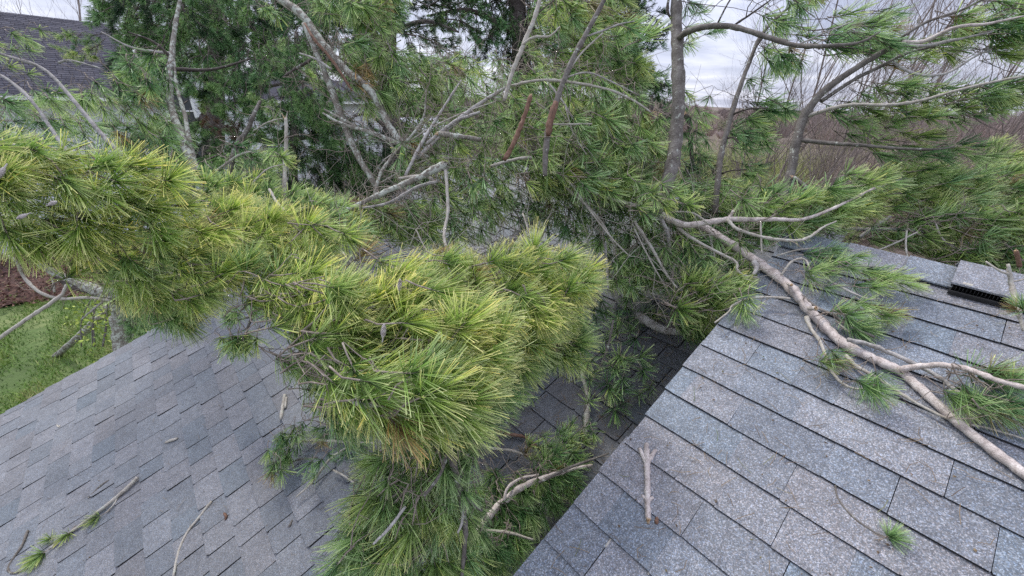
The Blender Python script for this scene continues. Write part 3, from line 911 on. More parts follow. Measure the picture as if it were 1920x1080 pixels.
def clipped_shingles(parent, hgt, u0, u1, v0, v1, mats, widths, gap, limit, cham, tt, seed, gapvar=0.3, base_loc=None, u_off=0.0):
    """lays courses of single shingles; the `limit` that show largest become parts, the rest one stuff part"""
    r = np.random.default_rng(seed); vend = v1
    cache = {}
    Rm = np.stack([-HV, UV, NV], 1)           # local x,y,z -> world; x runs along the course
    items = []
    k0, k1 = math.floor(u0 / EXPO), math.ceil(u1 / EXPO)
    for k in range(k0, k1):
        u = k * EXPO + u_off
        v = v0 + r.normal(0, .002); v1 = vend + r.normal(0, .0035)
        first = True
        while v < v1 - .02:
            w = widths[r.integers(len(widths))]
            if first: w = w * r.uniform(.35, 1); w = round(w, 2) + .011; first = False
            w = min(w, v1 - v)
            if v1 - v - w < .05: w = v1 - v
            t = tt[r.integers(len(tt))]
            key = (round(w, 3), t, int(r.integers(3)))
            if key not in cache: cache[key] = shingle_mesh(key[0], t, cham, hash(key) % 9999, mats)
            p = roofpt(u, v + w, hgt)
            cx, cy, cz = project(p - HV * w / 2 + UV * EXPO / 2)
            vis = 0
            if cz > .2 and -120 < cx < 2040 and -60 < cy < 1160: vis = w * 1.0 / cz ** 2
            items.append((vis, p, cache[key], r.normal(0, .0035)))
            g = gap if r.random() > gapvar else gap * .12
            v += w + g
    items.sort(key=lambda q: -q[0])
    mw = Matrix([[*Rm[0]], [*Rm[1]], [*Rm[2]]]).to_quaternion()
    n = 0
    rest = Bag()
    for vis, p, me, tw in items:
        if n < limit and vis > 0:
            o = bpy.data.objects.new('shingle', me); link(o, parent)
            o.location = tuple(p - base_loc); o.rotation_mode = 'QUATERNION'; o.rotation_quaternion = mw @ Quaternion((0, 0, 1), tw); n += 1
        else:
            V = np.empty(len(me.vertices) * 3, dtype=np.float32); me.vertices.foreach_get('co', V); V = V.reshape(-1, 3) @ Rm.T + p - base_loc
            rest.add(V, [list(q.vertices) for q in me.polygons if len(q.vertices) == 4], None, 1, r.random())
            rest.f[3].append(np.array([list(q.vertices) for q in me.polygons if len(q.vertices) == 3]) + rest.n - len(V)); rest.m[3].append(np.zeros(5, int))
    if rest.n:
        obj('shingle', rest.mesh('shingle_field', mats, False, attr='rnd'), parent, None, kind='stuff')
    return n


def slab(bag, pts, thick, mat=0):
    """closed slab under a quad of world points"""
    P = np.array(pts); n = np.cross(P[1] - P[0], P[3] - P[0]); n /= np.linalg.norm(n)
    if n[2] < 0: n = -n
    bag.add(np.vstack([P, P - n * thick]), [[0, 1, 2, 3], [7, 6, 5, 4], [0, 4, 5, 1], [1, 5, 6, 2], [2, 6, 7, 3], [3, 7, 4, 0]], None, mat)


UVd = np.array([UV[0], UV[1], -UV[2]])        # the far slopes fall away
RIDGE_A, RIDGE_B = 2.085, 2.9
# --- house (upper roof, the one stood on)
hb = roofpt(0, -1.5, HA); hb[2] = 0
house = thing('house', 'grey shingled upper house roof with raised ridge vent, filling the lower right', 'house', hb)
b = Bag()
ra0, ra1 = roofpt(RIDGE_A, RAKE_A - .012, HA), roofpt(RIDGE_A, -4.5, HA)
slab(b, [roofpt(-3.2, RAKE_A - .012, HA), ra0, ra1, roofpt(-3.2, -4.5, HA)], .018)
slab(b, [ra0 + UVd * .002, ra0 + UVd * 4.6, ra1 + UVd * 4.6, ra1 + UVd * .002], .018)
obj('deck', b.mesh('deck', [M_DECK], False, origin=hb), house)
# rake board and the wall between the two roofs
b = Bag()
slab(b, [roofpt(-3.2, RAKE_A - .016, HA, -.020), roofpt(RIDGE_A, RAKE_A - .016, HA, -.020), roofpt(RIDGE_A, RAKE_A - .045, HA, -.020), roofpt(-3.2, RAKE_A - .045, HA, -.020)], .16)
obj('rake_board', b.mesh('rake_board', [M_TRIM], False, origin=hb), house)
b = Bag()
vv = RAKE_A - .06
P0, P1, P2 = roofpt(-3.1, vv, HA, -.025), roofpt(RIDGE_A, vv, HA, -.025), roofpt(RIDGE_A, vv, HA, -.025) + UVd * 4.5
W = [P0, P1, P2, np.array([P2[0], P2[1], 0]), np.array([P0[0], P0[1], 0])]
W2 = [p - HV * .15 for p in W]
b.add(W + W2, [[0, 5, 6, 1], [1, 6, 7, 2], [2, 7, 8, 3], [3, 8, 9, 4], [4, 9, 5, 0], [0, 1, 3, 4], [5, 9, 8, 6]], [[1, 2, 3], [6, 8, 7]])
obj('wall', b.mesh('wall', [M_WHITE], False, origin=hb), house)
clipped_shingles(house, HA, -3.1, RIDGE_A - .12, -1.9, RAKE_A, [M_SHA, M_ASPH], [.13, .16, .20, .24, .28, .18], .0020, 290, .003, [.0078, .0092, .0068], 11, .7, hb, 0.0)
# ridge caps, overlapping towards the left end, then the raised vent
def cap_piece(v0, v1, lift0, lift1, reach, thick, name, mat=M_SHA, sides=0.03):
    bag = Bag(); V = []
    for v, l in ((v0, lift0), (v1, lift1)):
        ridge = roofpt(RIDGE_A, v, HA, l + .004); near = roofpt(RIDGE_A - reach, v, HA, l)
        far = ridge + UVd * reach; mid1 = ridge - UV * .02 - NV * .0015; mid2 = ridge + UVd * .02 - np.array([0, 0, .0015])
        top = [near, mid1, ridge + np.array([0, 0, .002]), mid2, far]
        V += [p + np.array([0, 0, thick]) for p in top] + top
    Q = []
    for i_ in range(4):
        Q += [[i_, i_ + 1, i_ + 11, i_ + 10], [i_ + 6, i_ + 5, i_ + 15, i_ + 16], [i_ + 1, i_, i_ + 5, i_ + 6], [i_ + 10, i_ + 11, i_ + 16, i_ + 15]]
    Q += [[0, 10, 15, 5], [4, 9, 19, 14]]
    bag.add(V, Q, None, 0)
    return obj(name, bag.mesh(name, [mat], False, origin=hb), house)


cap_piece(.215, RAKE_A + .012, .012, .016, .138, .006, 'cap_shingle')
cap_piece(-.005, .222, .014, .020, .138, .006, 'cap_shingle')
cap_piece(-.158, .004, .016, .023, .138, .006, 'cap_shingle')
for k in range(7):
    cap_piece(-.165 - .24 * (k + 1), -.145 - .24 * k, .045, .052, .155, .007, 'vent_cap')
b = Bag()
for s_ in range(2):                           # flange, slotted side and fins under the raised caps
    Us = UV if s_ == 0 else -UVd
    fr = lambda q, v, l: (roofpt(RIDGE_A, v, HA, 0) - Us * q + NV * l if s_ == 0 else roofpt(RIDGE_A, v, HA, 0) - Us * q + np.array([0, 0, l]))
    slab(b, [fr(.172, -1.9, .021), fr(.172, -.15, .021), fr(.10, -.15, .021), fr(.10, -1.9, .021)], .008)
    slab(b, [fr(.172, -1.9, .030), fr(.172, -.15, .030), fr(.166, -.15, .030), fr(.166, -1.9, .030)], .010)
    slab(b, [fr(.128, -1.9, .044), fr(.128, -.15, .044), fr(.122, -.15, .044), fr(.122, -1.9, .044)], .03)
    for k in range(170):
        v = -.155 - k * .0103
        b.box(fr(.147, v, .033), (.0011, .014, .010), (HV, Us, np.cross(HV, Us)))
vent = obj('vent_grille', b.mesh('vent_grille', [M_BLACK], False, origin=hb), house)
for k, v in enumerate((-.19, -.385)):         # slipped nail tabs under the vent caps
    b = Bag(); b.box(roofpt(RIDGE_A - .14, v, HA, .056), (.014, .006, .0022), (HV, UV, NV)); obj('tab', b.mesh('tab', [M_BARK_PALE], False, origin=hb), house)

# --- lower wing
lb = roofpt(-3.3, 2.6, HB); lb[2] = 0
wing = thing('house_wing', 'lower slate grey shingled roof with the fallen pine across it', 'house', lb)
b = Bag()
rb0, rb1 = roofpt(RIDGE_B, 4.905, HB), roofpt(RIDGE_B, .3, HB)
slab(b, [roofpt(-3.35, 4.905, HB), rb0, rb1, roofpt(-3.35, .3, HB)], .018)
slab(b, [rb0 + UVd * .002, rb0 + UVd * 3.6, rb1 + UVd * 3.6, rb1 + UVd * .002], .018)
obj('deck', b.mesh('deck', [M_DECK], False, origin=lb), wing)
b = Bag()
slab(b, [roofpt(-3.35, 4.89, HB, -.020), roofpt(RIDGE_B, 4.89, HB, -.020), roofpt(RIDGE_B, 4.86, HB, -.020), roofpt(-3.35, 4.86, HB, -.020)], .15)
obj('rake_board', b.mesh('rake_board', [M_TRIM], False, origin=lb), wing)
b = Bag()
P0, P1, P2 = roofpt(-3.1, 4.70, HB, -.025), roofpt(RIDGE_B, 4.70, HB, -.025), roofpt(RIDGE_B, 4.70, HB, -.025) + UVd * 3.5
W = [P0, P1, P2, np.array([P2[0], P2[1], 0]), np.array([P0[0], P0[1], 0])]
W2 = [p - HV * 4.1 for p in W]
b.add(W + W2, [[0, 5, 9, 4], [2, 3, 8, 7], [0, 1, 3, 4], [5, 9, 8, 6]], [[1, 2, 3], [6, 8, 7]])
obj('wall', b.mesh('wall', [M_WHITE], False, origin=lb), wing)
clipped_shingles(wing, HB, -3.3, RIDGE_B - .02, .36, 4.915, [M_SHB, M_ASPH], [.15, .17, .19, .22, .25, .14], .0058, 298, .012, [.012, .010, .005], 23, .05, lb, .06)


# ------------------------------------------------------------------ white house at the far left
az = math.radians(37.0)
eX = np.array([math.sin(az), math.cos(az), 0]); nX = np.array([-eX[1], eX[0], 0]); zX = np.array([0, 0, 1.0])
q0 = at(-260, 166, 10.4)
def s_at(px, z):
    lo, hi = 0, 60
    for _ in range(50):
        mid = (lo + hi) / 2; p = q0 + eX * mid; p = np.array([p[0], p[1], z])
        if project(p)[0] < px: lo = mid
        else: hi = mid
    return lo
ez = q0[2]
s1, s2 = s_at(305, ez), s_at(745, ez)
print('house eave z', ez, 's', s1, s2, 'eave y at 0', project(q0 + eX * s_at(0, ez)), 'end', q0 + eX * s2)
base = np.array([*(q0 + eX * s1)[:2], 0.0])
wh = thing('white_house', 'white sided neighbouring house with grey shingle roof, half hidden by pines at left', 'house', base)
b = Bag()                                      # lapped siding boards
def boards(sa, sb, z0, z1, off=0.0):
    z = z0
    while z < z1:
        A = q0 + eX * sa + nX * off; Bq = q0 + eX * sb + nX * off
        V = []
        for p in (A, Bq):
            for o_, zz in ((-.022, z), (-.004, z + .118), (.03, z + .118), (.03, z)): V.append([p[0] + nX[0] * o_, p[1] + nX[1] * o_, zz])
        b.add(V, [[0, 1, 5, 4], [1, 2, 6, 5], [3, 0, 4, 7], [0, 3, 2, 1], [4, 5, 6, 7]]); z += .115
boards(0, s1, -.2, ez - .06); boards(s1, s2, -.2, ez - .1)
obj('siding', b.mesh('siding', [M_WHITE], False, origin=base), wh, kind='stuff')
b = Bag()
b.box(q0 + eX * s1 / 2 + nX * 4.05 + zX * (ez / 2 - ez - .2), (s1 / 2 - .01, 4.0, ez / 2), (eX, nX, zX))
b.box(q0 + eX * (s1 + s2) / 2 + nX * 4.05 + zX * (-ez / 2 - .15), ((s2 - s1) / 2 - .02, 4.0, ez / 2 - .05), (eX, nX, zX))
sg = s_at(470, ez); sm = (s1 + sg) / 2 - .2       # cross gable
G = [q0 + eX * s1 - zX * .12, q0 + eX * sg - zX * .12, q0 + eX * sm + zX * 2.6]
b.add(G + [g_ + nX * 3 for g_ in G], [[0, 1, 4, 3], [1, 2, 5, 4], [2, 0, 3, 5]], [[0, 2, 1], [3, 4, 5]])
obj('wall', b.mesh('wall', [M_WHITE], False, origin=base), wh)
M_HROOF = shingle_mat('old_grey_shingle', [(0, (0.060, 0.060, 0.074)), (0.5, (0.078, 0.078, 0.093)), (1, (0.098, 0.097, 0.112))], .7, 1.3, 60)
for n_ in M_HROOF.node_tree.nodes:
    if n_.type == 'BSDF_PRINCIPLED': n_.inputs['Specular IOR Level'].default_value = .12; n_.inputs['Roughness'].default_value = .95
b = Bag()
slopeU = nX * math.cos(math.radians(27)) + zX * math.sin(math.radians(27)); slopeN = np.cross(eX, slopeU); slopeN *= np.sign(slopeN[2])
for k in range(40):                            # courses, tabs
    s_ = -.35 - rng.random() * .3
    while s_ < s1 + .1:
        w_ = .31
        e0, e1 = max(s_, -.35), min(s_ + w_ - .014, s1 + .12)
        if e1 > e0:
            c_ = q0 + eX * (e0 + e1) / 2 - nX * .35 + slopeU * (.147 * k + .08) + slopeN * (.022 - (k % 2) * .001) + zX * -.12
            b.box(c_, ((e1 - e0) / 2, .085, .006), (eX, slopeU + slopeN * -.06, slopeN), 0, rng.random())
        s_ += w_
obj('roof_shingle', b.mesh('roof_shingle', [M_HROOF], False, attr='rnd', origin=base), wh, kind='stuff')
b = Bag()
e_ = q0 - nX * .36 - zX * .12
slab(b, [e_ - eX * .3, e_ + eX * (s1 + .1), e_ + eX * (s1 + .1) + slopeU * 5.9, e_ - eX * .3 + slopeU * 5.9], .12)
rt = e_ + slopeU * 5.9; dn = nX * math.cos(math.radians(27)) - zX * math.sin(math.radians(27))
slab(b, [rt - eX * .3, rt + eX * (s1 + .1), rt + eX * (s1 + .1) + dn * 5, rt - eX * .3 + dn * 5], .12)
obj('roof', b.mesh('roof', [M_HROOF], False, origin=base), wh)
b = Bag()
e2 = q0 - nX * .4 - zX * .1
slab(b, [e2 + eX * (sg - .2), e2 + eX * (s2 + .3), e2 + eX * (s2 + .3) + slopeU * 2.2, e2 + eX * (sg - .2) + slopeU * 2.2], .12)
rt = e2 + slopeU * 2.2
slab(b, [rt + eX * (sg - .2), rt + eX * (s2 + .3), rt + eX * (s2 + .3) + dn * 5.2, rt + eX * (sg - .2) + dn * 5.2], .12)
obj('roof', b.mesh('roof', [M_HROOF], False, origin=base), wh)
b = Bag()                                      # gutter along the lower eave
b.box(e_ + eX * (s1 / 2 - .1) - nX * .05 - zX * .04, (s1 / 2 + .15, .05, .055), (eX, nX, zX)); b.box(e2 + eX * (sg + s2) / 2 - nX * .05 - zX * .04, ((s2 - sg) / 2 + .2, .05, .055), (eX, nX, zX))
obj('gutter', b.mesh('gutter', [M_TRIM], False, origin=base), wh)
M_GLASS, nt, bb = new_mat('window_glass')
bb.inputs['Base Color'].default_value = (0.06, 0.07, 0.08, 1); bb.inputs['Roughness'].default_value = 0.08
def window(px, zc, w, h):
    s_ = s_at(px, zc); c_ = q0 + eX * s_; c_ = np.array([c_[0], c_[1], zc])
    b = Bag()
    for dx_, dz_, hx, hz in ((-w / 2, 0, .045, h / 2 + .05), (w / 2, 0, .045, h / 2 + .05), (0, h / 2, w / 2 - .045, .05), (0, -h / 2, w / 2 - .045, .05), (0, 0, w / 2 - .045, .025)):
        b.box(c_ + eX * dx_ + zX * dz_ - nX * .05, (hx, .035, hz), (eX, nX, zX))
    f = obj('window', b.mesh('window', [M_TRIM], False, origin=base), wh)
    b = Bag(); b.box(c_ - nX * .03, (w / 2 - .046, .008, h / 2 - .05), (eX, nX, zX)); obj('pane', b.mesh('pane', [M_GLASS], False, origin=base), f)
def z_for(px, py):                              # height on the wall plane seen at this pixel
    r_ = ray(px, py); t_ = ((q0 - CAM) @ nX) / (r_ @ nX); return (CAM + r_ * t_)[2]
window(386, z_for(386, 300), 1.0, 1.3); window(338, z_for(338, 208), .9, 1.3); window(668, z_for(668, 300), 1.0, 1.5)

# small pale outbuilding seen between the trunks
sp_ = at(788, 300, 27); sp_[2] = 0
shed = thing('garden_shed', 'small pale grey outbuilding with low gable roof between the dark trunks', 'shed', sp_)
rx = RC[:, 0].copy(); rx[2] = 0; rx /= np.linalg.norm(rx); a_ = math.radians(-25)
rx = np.array([rx[0] * math.cos(a_) - rx[1] * math.sin(a_), rx[0] * math.sin(a_) + rx[1] * math.cos(a_), 0]); ry = np.cross(zX, rx)
b = Bag(); b.box(sp_ + zX * 1.35, (1.9, 1.6, 1.35), (rx, ry, zX)); obj('wall', b.mesh('wall', [M_WHITE], False, origin=sp_), shed)
b = Bag(); tp = sp_ + zX * 3.75
slab(b, [tp - ry * 1.8, tp + ry * 1.8, sp_ + zX * 2.7 + rx * 2.2 + ry * 1.8, sp_ + zX * 2.7 + rx * 2.2 - ry * 1.8], .08)
slab(b, [tp - ry * 1.8, tp + ry * 1.8, sp_ + zX * 2.7 - rx * 2.2 + ry * 1.8, sp_ + zX * 2.7 - rx * 2.2 - ry * 1.8], .08)
obj('roof', b.mesh('roof', [plain('pale_roof', (0.48, 0.49, 0.54), .6, .06, 4)], False, origin=sp_), shed)
b = Bag(); b.box(sp_ + zX * 1.05 - ry * 1.63 - rx * .4, (.45, .03, 1.0), (rx, ry, zX)); obj('door', b.mesh('door', [M_TRIM], False, origin=sp_), shed)
b = Bag(); b.box(sp_ + zX * 1.6 - ry * 1.63 + rx * .9, (.35, .03, .4), (rx, ry, zX)); obj('window', b.mesh('window', [M_GLASS], False, origin=sp_), shed)

# ------------------------------------------------------------------ far evergreens behind everything
def conifer_crown(limb, poly, ctrl, n, mats, scale, kind='bough', thick=.12, spread=.6):
    limb.conn = False
    limb.foliage(poly, ctrl, n, [kind], mats, scale, spread, thick, toward=.1)


def trunk_line(limb, pts, bark, sides=10, rough=.08, name='trunk'): return limb.branch(pts, bark, rough, sides, name=name)


L = Limb('pine_tree', 'tall dark pine in the top centre, nearly black crown against the sky', 'tree', at(1000, 300, 9.0) * [1, 1, 0], 'standing pines behind the roof')
trunk_line(L, [(992, 330, 9.0, 46), (985, 200, 9.0, 44), (975, 80, 9.0, 40), (962, -60, 9.0, 34), (950, -200, 9.2, 26)], M_BARK_DARK)
L.branch([(975, 110, 9, 14), (1040, 60, 8.7, 9), (1120, 40, 8.5, 4)], M_BARK_DARK); L.branch([(970, 60, 9, 14), (880, 20, 8.8, 9), (800, 30, 8.6, 4)], M_BARK_DARK)
conifer_crown(L, [(820, -260), (1190, -260), (1212, 20), (1195, 90), (1222, 150), (1200, 185), (1120, 170), (1060, 150), (960, 120), (900, 60), (820, 20)],
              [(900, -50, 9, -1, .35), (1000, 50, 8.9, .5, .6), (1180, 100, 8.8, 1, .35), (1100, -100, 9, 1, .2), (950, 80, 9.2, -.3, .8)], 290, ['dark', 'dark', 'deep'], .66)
L.done(M_TWIG_DK)

L = Limb('pine_tree', 'pine with thick bare lower trunk and dead twigs, right of the lichen covered forks', 'tree', at(735, 330, 6.3) * [1, 1, 0], 'standing pines behind the roof')
trunk_line(L, [(735, 420, 6.3, 44), (736, 300, 6.3, 41), (733, 180, 6.3, 38), (726, 60, 6.3, 35), (715, -120, 6.4, 28)], M_BARK_DARK)
for q in [[(737, 250, 6.3, 9), (690, 215, 6.1, 5), (650, 225, 6.0, 2)], [(735, 230, 6.3, 10), (775, 255, 6.1, 6), (800, 290, 6, 3)], [(735, 205, 6.3, 8), (770, 180, 6.1, 5), (790, 165, 6, 3)],
          [(728, 60, 6.3, 12), (800, 40, 6.2, 8), (860, 60, 6, 4)], [(724, 40, 6.3, 12), (760, -20, 6.2, 8), (800, -60, 6, 4)]]:
    L.branch(q, M_BARK_DARK)
L.bare_twigs(61, .7, .006)
conifer_crown(L, [(640, -200), (900, -200), (890, 40), (860, 100), (790, 110), (760, 70), (700, 120), (650, 60)],
              [(820, 60, 6.8, 1, .5), (700, 80, 6.6, -.6, .7), (760, -100, 6.8, .8, 0)], 46, ['dark', 'deep', 'deep'], .55)
L.foliage([(660, 0), (760, 0), (880, 60), (900, 130), (800, 130), (700, 130)], [(820, 60, 6.4, 1, .4), (700, 80, 6.2, -.5, .8)], 18, ['spray'], ['deep', 'dark'], .75, .5, .12)
L.done(M_TWIG_DK)

L = Limb('pine_tree', 'big dark pine at the left behind the broken stems, hiding the white house', 'tree', at(402, 300, 7.4) * [1, 1, 0], 'standing pines behind the roof')
trunk_line(L, [(398, 420, 7.4, 46), (400, 260, 7.4, 42), (403, 120, 7.4, 38), (405, 40, 7.4, 34), (410, -140, 7.5, 28)], M_BARK_DARK)
for q in [[(403, 85, 7.4, 16), (450, 60, 7.1, 11), (520, 50, 6.8, 5)], [(403, 70, 7.4, 15), (340, 55, 7.1, 10), (260, 70, 6.9, 4)], [(400, 150, 7.4, 14), (480, 165, 7, 8), (560, 150, 6.8, 4)],
          [(400, 210, 7.4, 16), (330, 250, 6.9, 10), (250, 240, 6.6, 4)], [(400, 235, 7.4, 20), (500, 265, 7, 12), (600, 255, 6.7, 5)]]:
    L.branch(q, M_BARK_DARK)
conifer_crown(L, [(190, -160), (640, -160), (650, 40), (600, 110), (520, 140), (440, 90), (360, 130), (300, 70), (200, 20)],
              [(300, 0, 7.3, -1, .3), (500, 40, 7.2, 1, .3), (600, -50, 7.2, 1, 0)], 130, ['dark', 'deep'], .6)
L.done(M_TWIG_DK)

L = Limb('pine_tree', 'lower dark green pine filling the gap under the broken stems left of centre', 'tree', at(520, 400, 6.0) * [1, 1, 0], 'standing pines behind the roof')
trunk_line(L, [(545, 420, 6.0, 20), (550, 300, 6.0, 17), (552, 180, 6.0, 12), (556, 60, 6.0, 8)], M_BARK_DARK)
L.foliage([(230, 230), (330, 210), (430, 230), (560, 190), (640, 210), (700, 300), (720, 400), (600, 400), (480, 380), (300, 360), (250, 300)],
          [(300, 280, 5.6, -.6, .7), (450, 300, 5.6, 0, 1), (600, 280, 5.6, .5, .8), (690, 350, 5.6, .6, .7)], 190, ['spray'], ['deep', 'dark', 'deep'], .85, .5, .12)
L.foliage([(585, 200), (700, 215), (735, 280), (730, 350), (640, 350), (600, 300)], [(640, 240, 5.4, .4, .9), (700, 300, 5.4, .5, .8)], 50, ['spray'], ['dark', 'deep'], .75, .5, .08)
L.done(M_TWIG_DK)

L = Limb('evergreen_tree', 'small round dark evergreen beyond the right hand tuft of the drooping branch', 'tree', at(1222, 300, 24) * [1, 1, 0])
trunk_line(L, [(1224, 340, 24, 12), (1222, 180, 24, 6)], M_BARK_DARK)
conifer_crown(L, [(1165, 200), (1190, 168), (1225, 160), (1258, 185), (1268, 225), (1262, 290), (1160, 290)], [(1220, 200, 24, 0, -1), (1180, 240, 24, -1, .1), (1262, 240, 24, 1, .1)], 60, ['dark', 'deep'], .9)
L.done(M_TWIG_DK)

# ------------------------------------------------------------------ left standing pine foliage (mid distance, in front of the white house)
G = 'broken pine stems standing left of centre'
L = Limb('pine_tree', 'pine with crooked dark lower stem and mid green hanging boughs at upper left', 'tree', at(400, 395, 3.6), 'standing pines behind the roof')
L.fwd = 0.86
trunk_line(L, [(402, 392, 3.4, 26), (385, 350, 3.45, 22), (358, 300, 3.5, 19), (338, 250, 3.6, 17), (322, 205, 3.7, 16), (318, 150, 3.8, 14), (322, 105, 3.9, 12), (330, 40, 4.0, 9), (345, -40, 4.1, 6)], M_BARK_LICH)
L.branch([(372, 330, 3.5, 13), (356, 270, 3.6, 10), (346, 215, 3.7, 9), (332, 165, 3.8, 7), (326, 110, 3.9, 5)], M_BARK_LICH)
L.branch([(322, 110, 3.9, 8), (290, 80, 3.8, 6), (240, 60, 3.7, 4)], M_BARK_DARK); L.branch([(322, 130, 3.9, 9), (400, 130, 3.8, 6), (470, 110, 3.7, 3)], M_BARK_DARK)
L.branch([(318, 100, 3.9, 8), (250, 90, 3.7, 5), (190, 60, 3.6, 3)], M_BARK_GREY)
L.foliage([(180, -40), (640, -40), (640, 100), (600, 170), (640, 260), (560, 200), (470, 200), (400, 170), (340, 130), (290, 170), (210, 120), (240, 60), (190, 20)],
          [(250, 40, 4.3, -.6, .7), (400, 60, 4.5, .1, 1), (560, 60, 4.6, .4, .9), (620, 200, 4.2, .5, .9), (450, 170, 4.3, 0, 1), (280, 130, 4.0, -.3, .9)],
          230, ['spray'], ['deep', 'dark', 'deep'], .66, .5, .1)
L.foliage([(120, 60), (190, 55), (185, 100), (130, 110)], [(150, 80, 4.3, -.9, .4)], 7, ['spray'], ['olive', 'deep'], .5, .4)
L.foliage([(380, 110), (560, 60), (640, 120), (640, 200), (560, 190), (420, 200), (360, 170)], [(450, 140, 3.8, .0, 1), (600, 140, 3.7, .3, .9)], 50, ['spray'], ['deep', 'green', 'deep'], .5, .5, .1)
L.done(M_TWIG_DK)

L = Limb('broken_pine_limb', 'clump of dead rust brown needles hanging in the dark pine at left', 'branch', at(415, 190, 5.0))
L.branch([(415, 190, 5.0, 8), (412, 210, 5.0, 6), (420, 240, 5.0, 4)], M_BARK_DARK)
L.foliage([(378, 195), (440, 192), (460, 235), (400, 250)], [(415, 215, 5.0, .1, 1)], 14, ['spray'], ['rust'], .35, .5)
L.done(M_TWIG_DK)

L = Limb('fallen_pine_limb', 'long thin bare-stemmed limb sweeping down from the left edge with feathery green tufts', 'branch', at(0, 100, 2.4))
L.branch([(-60, 60, 2.3, 6), (0, 100, 2.35, 7), (80, 128, 2.4, 8), (140, 190, 2.4, 9), (200, 262, 2.4, 10), (262, 315, 2.4, 11)], M_BARK_GREY, .05, 7)
L.branch([(-80, 120, 2.2, 6), (0, 140, 2.3, 7), (60, 190, 2.3, 8), (110, 262, 2.3, 9), (152, 312, 2.3, 10)], M_BARK_GREY, .05, 7)
L.branch([(-60, 245, 2.0, 7), (0, 262, 2.1, 8), (62, 288, 2.1, 8), (120, 320, 2.1, 7)], M_BARK_GREY, .05, 7)
L.branch([(110, 118, 2.5, 6), (125, 113, 2.5, 5), (150, 117, 2.5, 4), (188, 128, 2.5, 3)], M_BARK_GREY, .05, 6)
L.foliage([(-20, 180), (120, 170), (230, 150), (330, 190), (360, 260), (330, 330), (240, 320), (120, 330), (-20, 290)],
          [(50, 230, 2.9, .8, .5), (200, 230, 3.1, .7, .7), (320, 260, 3.2, .6, .8)], 120, ['wind', 'droop', 'brush'], ['deep', 'green', 'green'], 1.15, .4, .14)
L.foliage([(-20, 70), (60, 60), (100, 120), (60, 160), (-20, 130)], [(40, 100, 2.5, .9, .2)], 8, ['wind', 'fan'], ['olive', 'green'], .8, .4)
L.foliage([(50, 60), (82, 60), (88, 85), (55, 90)], [(66, 70, 2.6, .6, .6)], 2, ['fan'], ['olive'], .7, .3)
L.foliage([(210, 110), (330, 100), (310, 190), (230, 190)], [(270, 150, 3.2, -.2, .9)], 26, ['droop', 'brush'], ['green', 'deep'], 1.1, .5)
L.bare_twigs(44, .22, .0025)
L.done()

# ------------------------------------------------------------------ broken upright stems, left of centre
L = Limb('broken_pine_limb', 'thick lichen spotted limb slanting down from top left of centre to the pile, forked', 'branch', at(830, 318, 2.9), G)
L.fwd = 0.88
L.branch([(455, -70, 3.3, 26), (515, -10, 3.2, 24), (565, 28, 3.15, 22), (600, 75, 3.1, 20), (645, 128, 3.05, 20), (690, 165, 3.0, 19), (712, 200, 3.0, 18), (735, 245, 2.95, 18), (770, 285, 2.9, 18), (822, 318, 2.9, 17)], M_BARK_LICH, .09, 10)
L.branch([(570, 45, 3.12, 15), (602, 120, 3.1, 16), (622, 170, 3.1, 18), (640, 220, 3.1, 17), (665, 280, 3.0, 15), (705, 350, 2.95, 14)], M_BARK_LICH, .09, 10)
L.branch([(572, 44, 3.05, 5), (590, 75, 3.0, 9), (620, 110, 3.0, 8), (660, 170, 2.98, 6)], M_BARK_RED, .1, 7, cut=0)
L.branch([(606, 212, 3.0, 5), (640, 232, 2.95, 8), (700, 250, 2.92, 11), (760, 276, 2.9, 13), (820, 305, 2.9, 13)], M_BARK_LICH, .08, 8)
L.branch([(608, 205, 3.0, 4), (640, 222, 2.96, 6), (672, 240, 2.93, 7)], M_BARK_LICH, .08, 7)
L.branch([(530, 145, 3.1, 4), (556, 128, 3.1, 7), (582, 112, 3.1, 9)], M_BARK_DARK, .08, 7)
L.branch([(562, 100, 3.0, 4), (590, 110, 3.0, 6), (622, 130, 3.0, 7)], M_BARK_GREY, .08, 7)
L.bare_twigs(61, .25, .0025)
L.foliage([(600, -30), (730, -30), (725, 60), (700, 80), (640, 20), (600, 40)], [(640, 10, 3.0, .2, .9), (710, 30, 2.9, .6, .8)], 42, ['droop', 'brush', 'fan'], ['green', 'green', 'olive'], 1.15, .4)
L.foliage([(640, 90), (700, 70), (760, 100), (760, 150), (720, 160), (650, 130)], [(700, 110, 2.9, .7, .6)], 26, ['droop', 'brush', 'wind'], ['green', 'olive'], 1.1, .4)
L.foliage([(495, 20), (520, 10), (525, 35), (505, 45)], [(505, 22, 3.0, .4, .9)], 3, ['fan'], ['green'], 1.0, .3)
L.foliage([(640, 160), (720, 190), (715, 220), (660, 200)], [(690, 190, 2.8, .5, .8)], 8, ['droop'], ['olive', 'green'], 1.0, .4)
L.bare_twigs(60, .5, .0024)
L.done()

